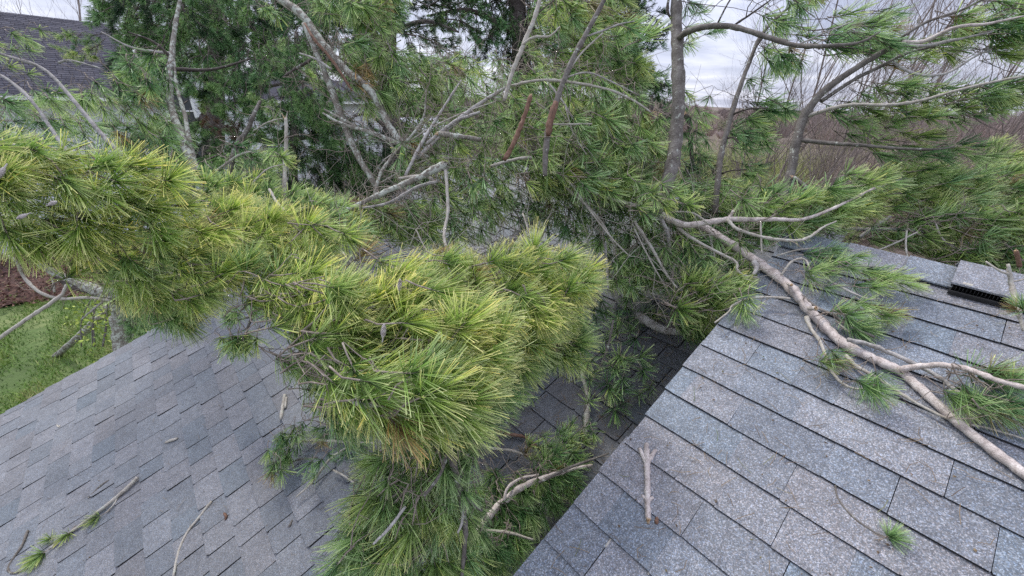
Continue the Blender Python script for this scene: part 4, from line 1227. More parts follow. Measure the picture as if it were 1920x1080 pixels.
L = Limb('broken_pine_limb', 'fan of bright green hanging tufts at top centre left, beside the sky gap', 'branch', at(655, 40, 3.2), G)
L.branch([(660, -60, 3.2, 10), (690, 0, 3.1, 7), (720, 60, 3.0, 4), (745, 140, 3.0, 3)], M_BARK_GREY, .06, 7)
L.branch([(670, 160, 3.0, 5), (690, 100, 3.0, 4), (700, 50, 3.05, 3)], M_BARK_GREY, .06, 7)
L.foliage([(620, -20), (760, -20), (750, 50), (700, 55), (640, 30)], [(660, 10, 3.0, .5, .8), (730, 30, 3, .9, .4)], 45, ['droop', 'brush'], ['green', 'green', 'deep'], 1.3, .35)
L.foliage([(640, 85), (720, 80), (800, 110), (870, 130), (850, 170), (760, 180), (740, 210), (690, 180), (650, 150)],
          [(690, 120, 3.0, .8, .5), (800, 130, 3.1, .6, .7), (720, 180, 2.9, .5, .8)], 95, ['droop', 'brush', 'wind'], ['green', 'green', 'olive'], 1.2, .35)
L.done()

L = Limb('broken_pine_limb', 'dark smooth curved stem rising between two lichen stems, broken at the top', 'branch', at(430, 340, 2.9), G)
L.fwd = 0.86
L.branch([(428, 345, 2.9, 15), (434, 305, 2.9, 14), (444, 272, 2.9, 12), (463, 245, 2.9, 12), (476, 215, 2.9, 10), (488, 190, 2.95, 8)], M_BARK_MID, .05, 9)
L.branch([(392, 330, 2.9, 7), (420, 310, 2.85, 7), (450, 290, 2.8, 6), (472, 284, 2.8, 4)], M_BARK_PALE, .05, 7)
L.branch([(472, 345, 2.5, 5), (500, 318, 2.5, 4), (530, 308, 2.5, 3)], M_BARK_PALE, .05, 6)
L.branch([(475, 245, 2.9, 4), (505, 228, 2.9, 4), (530, 222, 2.9, 3)], M_BARK_PALE, .05, 6)
L.foliage([(465, 275), (525, 285), (525, 350), (480, 345)], [(490, 300, 2.5, .5, .6)], 12, ['fan', 'brush', 'star'], ['green'], 1.0, .6)
L.bare_twigs(27, .2, .002)
L.done()

L = Limb('broken_pine_limb', 'pale straight upright stub snapped off with a splintered tip', 'branch', at(537, 370, 2.5), G)
L.fwd = 0.93
L.branch([(538, 400, 2.45, 12), (534, 350, 2.45, 11), (535, 300, 2.5, 10), (537, 255, 2.5, 9), (536, 222, 2.5, 8)], M_BARK_PALE, .08, 9, cut=1)
L.branch([(535, 225, 2.5, 4), (528, 212, 2.5, 1)], M_WOOD, .05, 5, knots=False); L.branch([(537, 224, 2.5, 4), (539, 208, 2.5, 1)], M_BARK_PALE, .05, 5, knots=False)
L.branch([(540, 345, 2.45, 4), (516, 352, 2.45, 3), (508, 342, 2.45, 2)], M_BARK_PALE, .05, 5)
L.foliage([(535, 290), (558, 300), (555, 318), (535, 310)], [(545, 302, 2.4, .8, .3)], 3, ['fan'], ['olive'], .8, .3)
L.done()

# ------------------------------------------------------------------ the tangled pile across the lower roof, centre back
G2 = 'limbs of the fallen pine across the roof'
L = Limb('fallen_pine_limb', 'thick pale lichen limb ending in a knob, left of the hanging white twig', 'branch', at(835, 315, 2.35), G2)
L.fwd = 0.94
L.branch([(640, 398, 2.1, 10), (690, 375, 2.15, 12), (740, 352, 2.2, 13), (790, 330, 2.25, 16), (828, 312, 2.3, 21), (838, 314, 2.3, 18)], M_BARK_LICH, .09, 10)
L.branch([(680, 390, 2.2, 5), (730, 380, 2.25, 7), (780, 352, 2.3, 8), (820, 340, 2.3, 8)], M_BARK_GREY, .06, 7)
L.branch([(748, 335, 2.4, 7), (790, 330, 2.4, 8), (810, 335, 2.4, 8)], M_BARK_PALE, .06, 7)
L.branch([(835, 318, 2.3, 9), (838, 352, 2.25, 8), (840, 395, 2.2, 8), (834, 430, 2.15, 8), (834, 455, 2.1, 7), (848, 492, 2.05, 6)], M_BARK_PALE, .07, 8)
L.branch([(612, 452, 1.9, 9), (628, 468, 1.85, 9), (645, 482, 1.8, 9)], M_BARK_PALE, .07, 7, cut=0)
L.branch([(658, 500, 1.75, 6), (648, 530, 1.7, 8), (668, 525, 1.7, 5)], M_BARK_PALE, .07, 7)
L.foliage([(560, 370), (640, 370), (740, 390), (820, 380), (830, 450), (800, 470), (740, 450), (690, 440), (620, 400), (560, 400)],
          [(600, 385, 2.3, .5, -.5), (700, 410, 2.3, .6, .2), (800, 420, 2.35, .5, .7)], 110, ['brush', 'fan', 'droop'], ['green', 'green', 'olive'], 1.0, .55, .08)
L.bare_twigs(112, .28, .0024)
L.bare_twigs(50, .45, .002)
L.done()

L = Limb('fallen_pine_limb', 'low limb with soft yellow green tufts just behind the golden boughs', 'branch', at(500, 420, 1.9), G2)
L.branch([(380, 395, 1.9, 10), (440, 400, 1.9, 11), (500, 402, 1.9, 10), (570, 425, 1.85, 7), (640, 460, 1.8, 5)], M_BARK_LICH, .08, 8)
L.branch([(505, 355, 2.0, 7), (520, 380, 1.95, 7), (537, 398, 1.9, 6)], M_BARK_PALE, .05, 6)
L.foliage([(380, 330), (470, 330), (560, 360), (640, 370), (700, 420), (700, 450), (600, 440), (480, 400), (380, 380)],
          [(420, 350, 2.1, .5, -.5), (540, 380, 2.1, .7, -.3), (660, 420, 1.95, .8, -.1)], 85, ['brush', 'fan'], ['olive', 'green', 'olive', 'gold'], .95, .5, .08)
L.foliage([(300, 290), (400, 300), (480, 270), (530, 330), (430, 350), (330, 330)], [(400, 320, 2.6, .4, .4)], 34, ['brush', 'droop'], ['green', 'deep'], 1.0, .6, .1)
L.done()

L = Limb('fallen_pine_limb', 'heap of mid green drooping boughs in the centre of the pile', 'branch', at(900, 300, 2.7), G2)
L.fwd = 0.9
L.branch([(780, 300, 2.7, 10), (840, 240, 2.75, 12), (900, 195, 2.8, 10), (960, 160, 2.8, 7), (1040, 140, 2.8, 5)], M_BARK_GREY, .07, 8)
L.branch([(822, 251, 2.5, 13), (862, 256, 2.5, 12), (902, 262, 2.5, 11)], M_BARK_LICH, .08, 9, cut=0)
L.branch([(760, 330, 2.6, 8), (790, 270, 2.7, 9), (820, 220, 2.8, 7), (865, 150, 2.9, 4)], M_BARK_GREY, .07, 7)
L.branch([(700, 380, 2.6, 10), (712, 330, 2.65, 9), (735, 295, 2.7, 8), (790, 230, 2.8, 6), (800, 170, 2.8, 4)], M_BARK_LICH, .07, 7)
L.branch([(900, 210, 2.6, 6), (850, 230, 2.6, 8), (800, 270, 2.6, 9)], M_BARK_GREY, .06, 7)
L.foliage([(790, 130), (860, 105), (940, 115), (1000, 150), (1000, 260), (960, 330), (880, 300), (820, 290), (760, 250), (770, 180)],
          [(830, 150, 3.1, .6, .5), (920, 160, 3.0, .7, .5), (960, 260, 2.7, .6, .7), (820, 260, 2.9, .5, .7)], 120, ['droop', 'brush', 'fan'], ['green', 'green', 'olive'], 1.2, .45, .12)
L.foliage([(760, 260), (860, 270), (960, 330), (950, 400), (900, 450), (830, 470), (840, 380), (740, 340)],
          [(820, 300, 2.6, .5, .7), (900, 380, 2.4, .4, .8)], 110, ['droop', 'brush', 'fan'], ['green', 'green', 'olive'], 1.0, .45, .08)
L.bare_twigs(153, .3, .0024)
L.bare_twigs(42, .6, .0024)
L.done()

L = Limb('fallen_pine_limb', 'long arching bough with drooping tufts that reaches right above the pile', 'branch', at(1000, 150, 2.3), G2)
L.fwd = 0.93
L.branch([(960, 160, 2.4, 6), (1020, 150, 2.3, 7), (1080, 156, 2.3, 7), (1140, 168, 2.3, 7), (1190, 190, 2.3, 6), (1222, 212, 2.3, 4)], M_BARK_PALE, .05, 7)
L.branch([(1050, 150, 2.35, 4), (1100, 136, 2.3, 5), (1150, 155, 2.3, 4), (1200, 180, 2.3, 3)], M_BARK_GREY, .05, 6)
L.branch([(1030, 158, 2.35, 5), (1055, 190, 2.3, 5), (1075, 225, 2.3, 4)], M_BARK_GREY, .05, 6)
L.branch([(1035, 233, 2.2, 4), (1075, 233, 2.2, 5), (1110, 232, 2.2, 4)], M_BARK_PALE, .05, 6)
L.foliage([(940, 150), (1040, 130), (1130, 150), (1200, 190), (1245, 230), (1235, 280), (1190, 240), (1150, 250), (1080, 230), (1000, 240)],
          [(980, 190, 2.4, .5, .7), (1080, 190, 2.3, .3, .95), (1180, 210, 2.3, .3, .95), (1228, 240, 2.3, .1, 1)], 85, ['droop', 'droop', 'brush'], ['green', 'green', 'olive'], 1.0, .3, .06)
L.foliage([(1020, 220), (1120, 220), (1190, 240), (1270, 300), (1240, 370), (1160, 380), (1060, 340), (1010, 300)],
          [(1060, 260, 2.3, .8, .5), (1160, 300, 2.3, .8, .45), (1230, 340, 2.3, .9, .3)], 95, ['brush', 'fan', 'droop'], ['green', 'olive', 'green'], 1.15, .45, .12)
L.bare_twigs(40, .22, .002)
L.bare_twigs(60, .45, .002)
L.done()

L = Limb('broken_pine_limb', 'upright limb with reddish broken base, taller of two in the centre', 'branch', at(1030, 290, 2.25), G2)
L.fwd = 0.86
L.branch([(1160, -60, 2.3, 10), (1130, 5, 2.3, 12), (1098, 65, 2.3, 13), (1072, 115, 2.3, 14), (1052, 165, 2.3, 14), (1040, 200, 2.3, 16), (1030, 235, 2.28, 17), (1023, 285, 2.25, 14), (1022, 330, 2.25, 11)], M_BARK_MID, .06, 10)
L.branch([(1042, 192, 2.26, 15), (1031, 230, 2.24, 18), (1028, 255, 2.24, 12)], M_BARK_RED, .1, 9)
L.branch([(1100, 68, 2.3, 5), (1130, 58, 2.3, 6), (1162, 45, 2.3, 4), (1190, 40, 2.3, 3)], M_BARK_GREY, .05, 6)
L.branch([(1062, 140, 2.3, 5), (1090, 100, 2.3, 5), (1130, 62, 2.3, 4)], M_BARK_PALE, .05, 6)
L.foliage([(1040, -30), (1170, -30), (1180, 60), (1160, 130), (1100, 110), (1040, 60)], [(1080, 20, 2.6, .7, .4), (1150, 70, 2.6, .8, .4)], 60, ['wind', 'brush', 'droop'], ['green', 'olive', 'olive'], 1.1, .4, .08)
L.foliage([(1165, 45), (1205, 40), (1215, 70), (1175, 80)], [(1185, 55, 2.3, .9, .1)], 5, ['wind', 'fan'], ['green'], 1.1, .25)
L.done()

L = Limb('broken_pine_limb', 'upright pale limb with short side forks, left of the reddish broken one', 'branch', at(952, 160, 2.6), G2)
L.fwd = 0.82
L.branch([(1035, -80, 2.6, 10), (1015, -10, 2.6, 11), (1000, 40, 2.6, 12), (985, 75, 2.6, 12), (970, 112, 2.6, 12), (956, 150, 2.6, 11), (945, 190, 2.6, 9)], M_BARK_PALE, .06, 9)
L.branch([(978, 85, 2.6, 7), (1000, 70, 2.55, 7), (1030, 68, 2.55, 6), (1050, 50, 2.55, 4)], M_BARK_PALE, .06, 7)
L.branch([(1002, 30, 2.6, 4), (1020, 15, 2.6, 4), (1040, 0, 2.6, 3)], M_BARK_DARK, .06, 6)
L.foliage([(1000, 0), (1060, 0), (1100, 100), (1080, 130), (1010, 130), (990, 100)], [(1040, 80, 2.9, .8, .4)], 34, ['brush', 'droop'], ['green', 'olive', 'deep'], 1.1, .4, .08)
L.foliage([(1080, 60), (1190, 90), (1215, 140), (1200, 190), (1120, 150), (1060, 150)], [(1140, 120, 2.8, .9, .3)], 60, ['wind', 'brush', 'droop'], ['green', 'olive', 'deep'], 1.15, .35, .1)
L.bare_twigs(34, .2, .002)
L.bare_twigs(20, .4, .002)
L.done()

L = Limb('broken_pine_limb', 'short upright stub with peeled red brown bark and a snapped tip', 'branch', at(950, 295, 2.2), G2)
L.fwd = 0.88
L.branch([(945, 300, 2.2, 11), (960, 275, 2.2, 12), (975, 240, 2.2, 12), (984, 215, 2.2, 11), (995, 180, 2.2, 11)], M_BARK_RED, .07, 9, cut=1)
L.done()

L = Limb('fallen_pine_limb', 'dark green mass of hanging tufts behind the bare forked limb', 'branch', at(1150, 420, 2.5), G2)
L.fwd = 0.9
L.branch([(1060, 350, 2.55, 7), (1100, 385, 2.5, 7), (1130, 420, 2.45, 6), (1150, 455, 2.4, 4)], M_BARK_PALE, .06, 7)
L.branch([(1235, 400, 2.5, 10), (1252, 440, 2.5, 10), (1258, 500, 2.5, 9), (1266, 560, 2.4, 8)], M_BARK_GREY, .06, 8)
L.branch([(1190, 415, 2.4, 7), (1225, 470, 2.35, 8), (1250, 515, 2.3, 6), (1270, 540, 2.2, 4)], M_BARK_PALE, .06, 7)
L.branch([(1135, 455, 2.5, 6), (1138, 500, 2.5, 6), (1140, 545, 2.5, 6)], M_BARK_GREY, .06, 7)
L.foliage([(1040, 330), (1240, 370), (1330, 420), (1400, 470), (1400, 520), (1280, 500), (1270, 540), (1200, 560), (1140, 545), (1110, 470), (1040, 440), (960, 420), (950, 370)],
          [(1060, 390, 2.6, .2, 1), (1150, 460, 2.55, .4, .9), (1250, 450, 2.5, .6, .8), (1360, 480, 2.4, .7, .7), (1000, 400, 2.7, .1, 1)],
          185, ['droop', 'brush', 'fan'], ['green', 'deep', 'green'], 1.1, .45, .08)
L.bare_twigs(112, .28, .0022)
L.bare_twigs(60, .5, .0022)
L.done()

L = Limb('fallen_pine_limb', 'green tufts heaped over the roof edge between the forked limb and the leaning trunk', 'branch', at(1180, 370, 2.6), G2)
L.branch([(1000, 330, 2.5, 6), (1100, 350, 2.5, 7), (1200, 380, 2.5, 7), (1300, 400, 2.5, 5), (1400, 400, 2.5, 4)], M_BARK_GREY, .06, 7)
L.foliage([(960, 290), (1100, 300), (1240, 340), (1420, 350), (1440, 400), (1300, 400), (1230, 390), (1120, 380), (1000, 360)],
          [(1020, 330, 2.4, .6, .6), (1150, 350, 2.4, .8, .4), (1300, 375, 2.5, .9, .2), (1400, 380, 2.6, 1, .1)], 105, ['brush', 'fan', 'droop'], ['green', 'green', 'olive'], 1.1, .45, .08)
L.foliage([(1240, 400), (1440, 390), (1460, 450), (1400, 470), (1320, 440), (1260, 430)], [(1300, 420, 2.5, .7, .5), (1420, 420, 2.5, .9, .2)], 55, ['brush', 'fan'], ['green', 'deep'], 1.0, .45, .06)
L.bare_twigs(51, .25, .002)
L.bare_twigs(40, .4, .002)
L.done()

# ------------------------------------------------------------------ right hand: mass of windswept boughs beyond the ridge
G3 = 'windswept boughs beyond the ridge on the right'
L = Limb('fallen_pine_limb', 'windswept green boughs lying along the far side of the ridge vent', 'branch', at(1600, 420, 2.2), G3)
L.branch([(1440, 420, 2.4, 8), (1560, 430, 2.3, 9), (1680, 430, 2.2, 8), (1800, 440, 2.1, 6), (1920, 450, 2.0, 4)], M_BARK_GREY, .06, 7)
L.branch([(1610, 445, 2.2, 7), (1640, 425, 2.2, 8), (1670, 405, 2.2, 6)], M_BARK_GREY, .06, 7)
L.branch([(1755, 420, 2.0, 4), (1765, 445, 2.0, 5), (1790, 465, 2.0, 5), (1830, 475, 1.95, 4)], M_BARK_PALE, .05, 6)
L.branch([(1645, 470, 2.0, 4), (1680, 455, 2.0, 4), (1720, 435, 2.0, 3)], M_BARK_PALE, .05, 6)
L.branch([(1700, 432, 2.0, 4), (1698, 460, 1.95, 4), (1702, 485, 1.9, 4)], M_BARK_PALE, .05, 6)
L.foliage([(1440, 400), (1560, 380), (1580, 430), (1690, 420), (1760, 400), (1950, 400), (1950, 510), (1850, 500), (1700, 470), (1620, 450), (1540, 440), (1440, 440)],
          [(1480, 415, 2.4, .9, .1), (1650, 440, 2.25, .9, .2), (1750, 440, 2.1, 1, .1), (1880, 460, 1.95, 1, .1)], 120, ['wind', 'brush', 'star'], ['green', 'green', 'olive'], 1.0, .35, .05)
L.bare_twigs(51, .2, .002)
L.done()

L = Limb('fallen_pine_limb', 'yellowish windblown boughs pointing right above the ridge, behind the vent', 'branch', at(1560, 400, 2.3), G3)
L.branch([(1540, 395, 2.2, 6), (1600, 370, 2.15, 7), (1650, 350, 2.1, 6), (1690, 335, 2.1, 4)], M_BARK_PALE, .05, 7)
L.branch([(1790, 340, 2.4, 5), (1830, 325, 2.4, 7), (1870, 322, 2.4, 4)], M_BARK_PALE, .05, 6)
L.branch([(1770, 400, 2.2, 4), (1800, 380, 2.2, 5), (1840, 368, 2.2, 3)], M_BARK_GREY, .05, 6)
L.branch([(1820, 425, 2.1, 4), (1870, 410, 2.1, 5), (1930, 405, 2.1, 4)], M_BARK_GREY, .05, 6)
L.foliage([(1620, 350), (1720, 305), (1770, 310), (1800, 330), (1870, 290), (1950, 290), (1950, 420), (1850, 420), (1740, 410), (1660, 390)],
          [(1680, 350, 2.3, 1, -.2), (1760, 340, 2.3, 1, -.05), (1880, 340, 2.4, 1, -.25), (1850, 400, 2.2, 1, .0)], 130, ['wind', 'wind', 'brush'], ['olive', 'green', 'olive'], 1.05, .22, .08)
L.foliage([(1850, 280), (1870, 265), (1890, 275), (1870, 295)], [(1870, 280, 2.4, .8, -.5)], 3, ['wind'], ['olive'], .9, .2)
L.foliage([(1560, 385), (1640, 370), (1650, 400), (1600, 420), (1560, 410)], [(1600, 395, 2.2, 1, .2)], 14, ['wind', 'brush'], ['green', 'olive'], 1.0, .3)
L.done()

# ------------------------------------------------------------------ right hand: the standing leaning stems
G4 = 'broken pine tops standing beyond the ridge'  # upright tips of the fallen pine's broken top
b0 = at(1240, 370, 2.9)
L = Limb('broken_pine_top', 'thickest upright grey pine stem right of centre with one long arched limb', 'tree', b0, G4)
L.fwd = 0.70
trunk_line(L, [(1225, 400, 2.85, 28), (1243, 365, 2.9, 27), (1260, 310, 2.95, 27), (1268, 250, 3.0, 26), (1272, 180, 3.0, 26), (1270, 100, 3.05, 25), (1268, 30, 3.1, 23), (1268, -60, 3.1, 20)], M_BARK_MID, 12, .05)
L.branch([(1270, 75, 3.05, 14), (1288, 60, 2.95, 14), (1325, 50, 2.8, 13), (1370, 50, 2.7, 12), (1410, 60, 2.6, 11), (1455, 75, 2.5, 11), (1500, 86, 2.4, 10), (1550, 86, 2.3, 9), (1610, 80, 2.25, 6), (1650, 60, 2.2, 4)], M_BARK_MID, .05, 9, name='limb')
L.branch([(1262, 40, 3.1, 5), (1252, 20, 3.1, 6), (1256, -20, 3.1, 5)], M_BARK_DARK, .05, 6)
L.branch([(1375, 48, 2.7, 5), (1410, 25, 2.65, 5), (1445, 0, 2.6, 4)], M_BARK_DARK, .05, 6)
L.branch([(1345, 45, 2.75, 4), (1360, 15, 2.7, 4), (1375, -10, 2.7, 3)], M_BARK_DARK, .05, 6)
L.branch([(1500, 82, 2.4, 4), (1550, 60, 2.35, 4), (1600, 40, 2.3, 3)], M_BARK_GREY, .05, 6)
L.foliage([(1285, 0), (1330, -10), (1345, 60), (1300, 110), (1285, 110)], [(1300, 20, 2.9, .8, .3), (1300, 90, 2.9, .9, .4)], 9, ['wind', 'fan'], ['green', 'deep'], 1.05, .4)
L.foliage([(1440, 30), (1500, 25), (1510, 70), (1460, 70)], [(1470, 45, 2.5, .8, .5)], 9, ['brush', 'wind'], ['green', 'deep', 'green'], 1.05, .3)
L.foliage([(1470, -20), (1560, -20), (1550, 15), (1490, 25)], [(1500, 0, 2.4, .8, .4)], 8, ['brush', 'wind'], ['green', 'deep', 'green'], 1.05, .3)
L.foliage([(1540, 25), (1680, 20), (1650, 50), (1560, 65)], [(1600, 40, 2.3, 1, -.1)], 10, ['wind'], ['green', 'olive'], 1.0, .2)
L.foliage([(1560, 75), (1680, 70), (1700, 95), (1580, 105)], [(1620, 88, 2.25, 1, .1)], 15, ['wind'], ['deep', 'green', 'olive'], 1.0, .2)
L.foliage([(1284, 170), (1330, 190), (1330, 300), (1290, 300)], [(1305, 230, 3.0, .5, .8)], 18, ['droop', 'fan'], ['green', 'deep'], 1.0, .4)
L.bare_twigs(27, .22, .0025)
L.done(M_TWIG_DK)

L = Limb('broken_pine_top', 'slender curved pine stem with scattered tufts, second from the thick one', 'tree', at(1343, 375, 3.0), G4)
L.fwd = 0.8
trunk_line(L, [(1340, 400, 2.95, 12), (1346, 340, 2.95, 12), (1352, 290, 3.0, 11), (1366, 235, 3.0, 11), (1382, 180, 3.0, 10), (1402, 125, 3.0, 9), (1425, 70, 3.0, 8), (1460, 30, 3.0, 6), (1500, 0, 3.0, 5), (1540, -30, 3, 3)], M_BARK_MID, 9, .05)
L.branch([(1404, 120, 3.0, 4), (1420, 85, 2.95, 4), (1440, 60, 2.9, 3)], M_BARK_DARK, .05, 6)
L.branch([(1372, 215, 3, 5), (1400, 205, 2.9, 4), (1440, 202, 2.85, 3)], M_BARK_DARK, .05, 6)
L.branch([(1360, 260, 3, 4), (1375, 258, 2.95, 4), (1385, 268, 2.9, 3)], M_BARK_DARK, .05, 6)
L.branch([(1348, 328, 3, 4), (1370, 320, 2.9, 3), (1400, 318, 2.9, 3)], M_BARK_DARK, .05, 6)
L.foliage([(1430, 100), (1490, 90), (1500, 130), (1450, 145)], [(1460, 115, 2.85, .6, .7)], 13, ['brush', 'fan'], ['green', 'deep', 'green'], 1.2, .4)
L.foliage([(1400, 195), (1480, 190), (1490, 220), (1410, 225)], [(1440, 205, 2.9, .95, .3)], 14, ['wind', 'brush'], ['green', 'deep'], 1.1, .25)
L.foliage([(1380, 235), (1440, 225), (1450, 280), (1390, 285)], [(1410, 255, 2.9, .7, .5)], 20, ['brush', 'fan'], ['green', 'deep'], 1.1, .4)
L.foliage([(1390, 310), (1430, 310), (1430, 340), (1390, 345)], [(1410, 325, 2.9, .6, .5)], 6, ['brush'], ['green', 'deep'], 1.0, .4)
L.foliage([(1390, 140), (1440, 150), (1450, 185), (1410, 175)], [(1420, 165, 3, .7, .7)], 5, ['fan'], ['deep'], .8, .4)
L.bare_twigs(40, .2, .002)
L.done(M_TWIG_DK)

L = Limb('broken_pine_top', 'dead dark broken stub hanging beside the thickest pine stem', 'tree', at(1300, 300, 2.9), G4)
L.branch([(1285, 215, 2.9, 9), (1292, 230, 2.9, 10), (1295, 270, 2.9, 9), (1300, 320, 2.9, 8)], M_BARK_DARK, .1, 7, cut=0)
L.branch([(1275, 375, 2.7, 5), (1290, 340, 2.75, 6), (1290, 320, 2.8, 7)], M_BARK_DARK, .1, 7)
L.foliage([(1285, 300), (1340, 300), (1345, 370), (1290, 370)], [(1310, 330, 2.8, .4, .9)], 18, ['droop', 'brush'], ['dark', 'deep'], .95, .4)
L.done(M_TWIG_DK)

L = Limb('broken_pine_top', 'bent pine stem leaning right whose long boughs stream to the right edge', 'tree', at(1465, 390, 2.4), G4)
L.fwd = 0.92
trunk_line(L, [(1458, 410, 2.4, 22), (1470, 370, 2.4, 20), (1483, 320, 2.4, 19), (1492, 270, 2.4, 19), (1505, 225, 2.4, 19), (1535, 180, 2.35, 17), (1575, 148, 2.3, 15), (1620, 118, 2.25, 14), (1665, 92, 2.2, 13), (1695, 76, 2.15, 12)], M_BARK_MID, 11, .05)
L.branch([(1690, 80, 2.15, 12), (1730, 78, 2.1, 10), (1790, 52, 2.0, 9), (1850, 45, 1.95, 7), (1920, 30, 1.9, 4)], M_BARK_PINK, .05, 8, name='limb')
L.branch([(1690, 84, 2.15, 9), (1730, 86, 2.1, 8), (1790, 75, 2.05, 7), (1860, 60, 2.0, 5)], M_BARK_GREY, .05, 8, name='limb')
L.branch([(1540, 190, 2.35, 9), (1600, 150, 2.3, 9), (1650, 125, 2.25, 8), (1700, 100, 2.2, 7), (1760, 85, 2.15, 5)], M_BARK_MID, .05, 8, name='limb')
L.branch([(1675, 117, 2.2, 7), (1700, 132, 2.15, 7), (1735, 142, 2.1, 7), (1780, 135, 2.1, 6), (1830, 105, 2.05, 5), (1860, 92, 2.0, 3)], M_BARK_GREY, .05, 8, name='limb')
L.branch([(1508, 220, 2.4, 8), (1550, 206, 2.3, 9), (1600, 196, 2.2, 8), (1660, 197, 2.1, 7), (1720, 190, 2.05, 7), (1800, 168, 1.95, 6), (1880, 150, 1.9, 6), (1950, 138, 1.85, 5)], M_BARK_PALE, .05, 8, name='limb')
L.branch([(1495, 262, 2.4, 9), (1550, 268, 2.3, 9), (1610, 272, 2.2, 8), (1680, 278, 2.15, 7), (1750, 280, 2.1, 5), (1790, 275, 2.1, 3)], M_BARK_MID, .05, 8, name='limb')
L.branch([(1487, 332, 2.35, 9), (1510, 350, 2.3, 10), (1535, 385, 2.25, 10), (1560, 430, 2.2, 8)], M_BARK_MID, .05, 8, cut=0)
L.branch([(1690, 70, 2.15, 6), (1740, 40, 2.1, 7), (1800, 20, 2.05, 6), (1855, -8, 2.0, 5)], M_BARK_MID, .05, 8, name='limb')
L.foliage([(1540, 70), (1690, 40), (1700, 80), (1560, 110)], [(1600, 80, 2.25, 1, -.1)], 12, ['wind'], ['green', 'deep', 'green'], 1.0, .18)
L.foliage([(1640, 100), (1760, 60), (1850, 60), (1920, 60), (1960, 90), (1900, 120), (1820, 90), (1740, 110), (1660, 125)],
          [(1700, 95, 2.15, 1, -.1), (1850, 70, 2.0, 1, .0), (1920, 90, 1.9, 1, .1)], 30, ['wind'], ['green', 'deep', 'olive'], .92, .2, .05)
L.foliage([(1780, 30), (1880, -10), (1960, -20), (1960, 60), (1880, 55), (1800, 60)], [(1850, 30, 1.95, 1, .05), (1930, 20, 1.9, 1, .2)], 26, ['wind', 'brush'], ['green', 'deep', 'green'], .95, .25, .05)
L.foliage([(1560, 200), (1700, 150), (1760, 165), (1860, 160), (1960, 130), (1960, 190), (1860, 215), (1760, 225), (1640, 235), (1580, 240)],
          [(1620, 210, 2.2, .95, .25), (1760, 190, 2.05, 1, .05), (1900, 170, 1.9, 1, -.05)], 50, ['wind', 'wind', 'brush'], ['green', 'deep', 'olive'], .95, .2, .06)
L.foliage([(1590, 255), (1700, 230), (1760, 265), (1840, 270), (1850, 300), (1740, 300), (1640, 300)], [(1650, 275, 2.2, 1, .15), (1780, 282, 2.1, 1, .1)], 22, ['wind'], ['green', 'deep', 'olive'], .92, .2, .05)
L.bare_twigs(34, .22, .002)
L.done(M_TWIG_DK)
for a_ in [(1722, 44, 2.1, (.1, -1), 'dark pine cone upright against the sky above the streaming bough', 1.1), (1852, 88, 2.0, (.6, -.5), 'dark pine cone at the tip of the curved twig near the right edge', 1.2)]:
    cone(*a_)

# ------------------------------------------------------------------ the bare forked limb above the main branch
L = Limb('fallen_pine_limb', 'bare pinkish forked limb running level above the upper roof corner', 'branch', at(1235, 400, 2.1), 'bare limbs on the roof')
L.branch([(920, 312, 2.4, 7), (960, 300, 2.35, 7), (1005, 296, 2.3, 7), (1050, 312, 2.3, 8), (1085, 345, 2.25, 8), (1130, 368, 2.2, 8), (1190, 385, 2.2, 9), (1236, 400, 2.15, 10)], M_BARK_PALE, .06, 8, cut=0)
L.branch([(1232, 398, 2.1, 14), (1262, 414, 2.05, 15), (1290, 422, 2.0, 15), (1330, 416, 1.98, 15), (1370, 411, 1.95, 14), (1420, 412, 1.92, 12), (1455, 411, 1.9, 11), (1500, 412, 1.88, 9), (1550, 396, 1.86, 8), (1600, 372, 1.85, 7), (1640, 352, 1.85, 6)], M_BARK_PINK, .06, 10)
L.branch([(1366, 411, 1.95, 9), (1375, 395, 1.95, 7)], M_BARK_PINK, .06, 8, cut=1)
L.branch([(1364, 412, 1.93, 9), (1380, 428, 1.88, 9), (1412, 440, 1.85, 8), (1450, 448, 1.82, 8), (1495, 451, 1.8, 8), (1520, 443, 1.8, 7), (1545, 425, 1.8, 5), (1568, 415, 1.8, 4)], M_BARK_PALE, .06, 8)
L.branch([(1270, 425, 2.05, 9), (1290, 442, 2.0, 8), (1330, 465, 1.95, 7), (1378, 490, 1.9, 7), (1382, 505, 1.88, 6), (1395, 516, 1.86, 5), (1420, 520, 1.85, 4)], M_BARK_PALE, .06, 8)
L.branch([(1248, 402, 2.1, 5), (1265, 397, 2.05, 5), (1300, 400, 2.0, 5), (1330, 420, 1.95, 4)], M_BARK_PALE, .05, 6)
L.branch([(1426, 416, 1.9, 5), (1427, 445, 1.88, 5), (1428, 475, 1.86, 4)], M_BARK_PALE, .05, 6)
L.foliage([(1440, 350), (1540, 360), (1600, 350), (1600, 400), (1520, 430), (1440, 440)], [(1490, 400, 2.0, .9, .0), (1570, 380, 1.95, 1, -.1)], 34, ['brush', 'wind', 'fan'], ['green', 'green', 'olive'], 1.0, .35, .05)
L.foliage([(1400, 370), (1460, 350), (1460, 400), (1400, 405)], [(1430, 380, 2.1, .6, .3)], 10, ['brush', 'fan'], ['green'], 1.0, .4)
L.foliage([(1550, 350), (1650, 300), (1680, 320), (1660, 370), (1590, 400)], [(1620, 350, 1.95, 1, -.2)], 18, ['wind', 'brush'], ['olive', 'green'], 1.0, .25)
L.foliage([(1190, 350), (1290, 350), (1300, 395), (1230, 405), (1190, 390)], [(1240, 375, 1.9, .7, .4)], 13, ['brush', 'fan'], ['green', 'olive'], .85, .5, .03)
L.bare_twigs(34, .16, .002)
L.done()

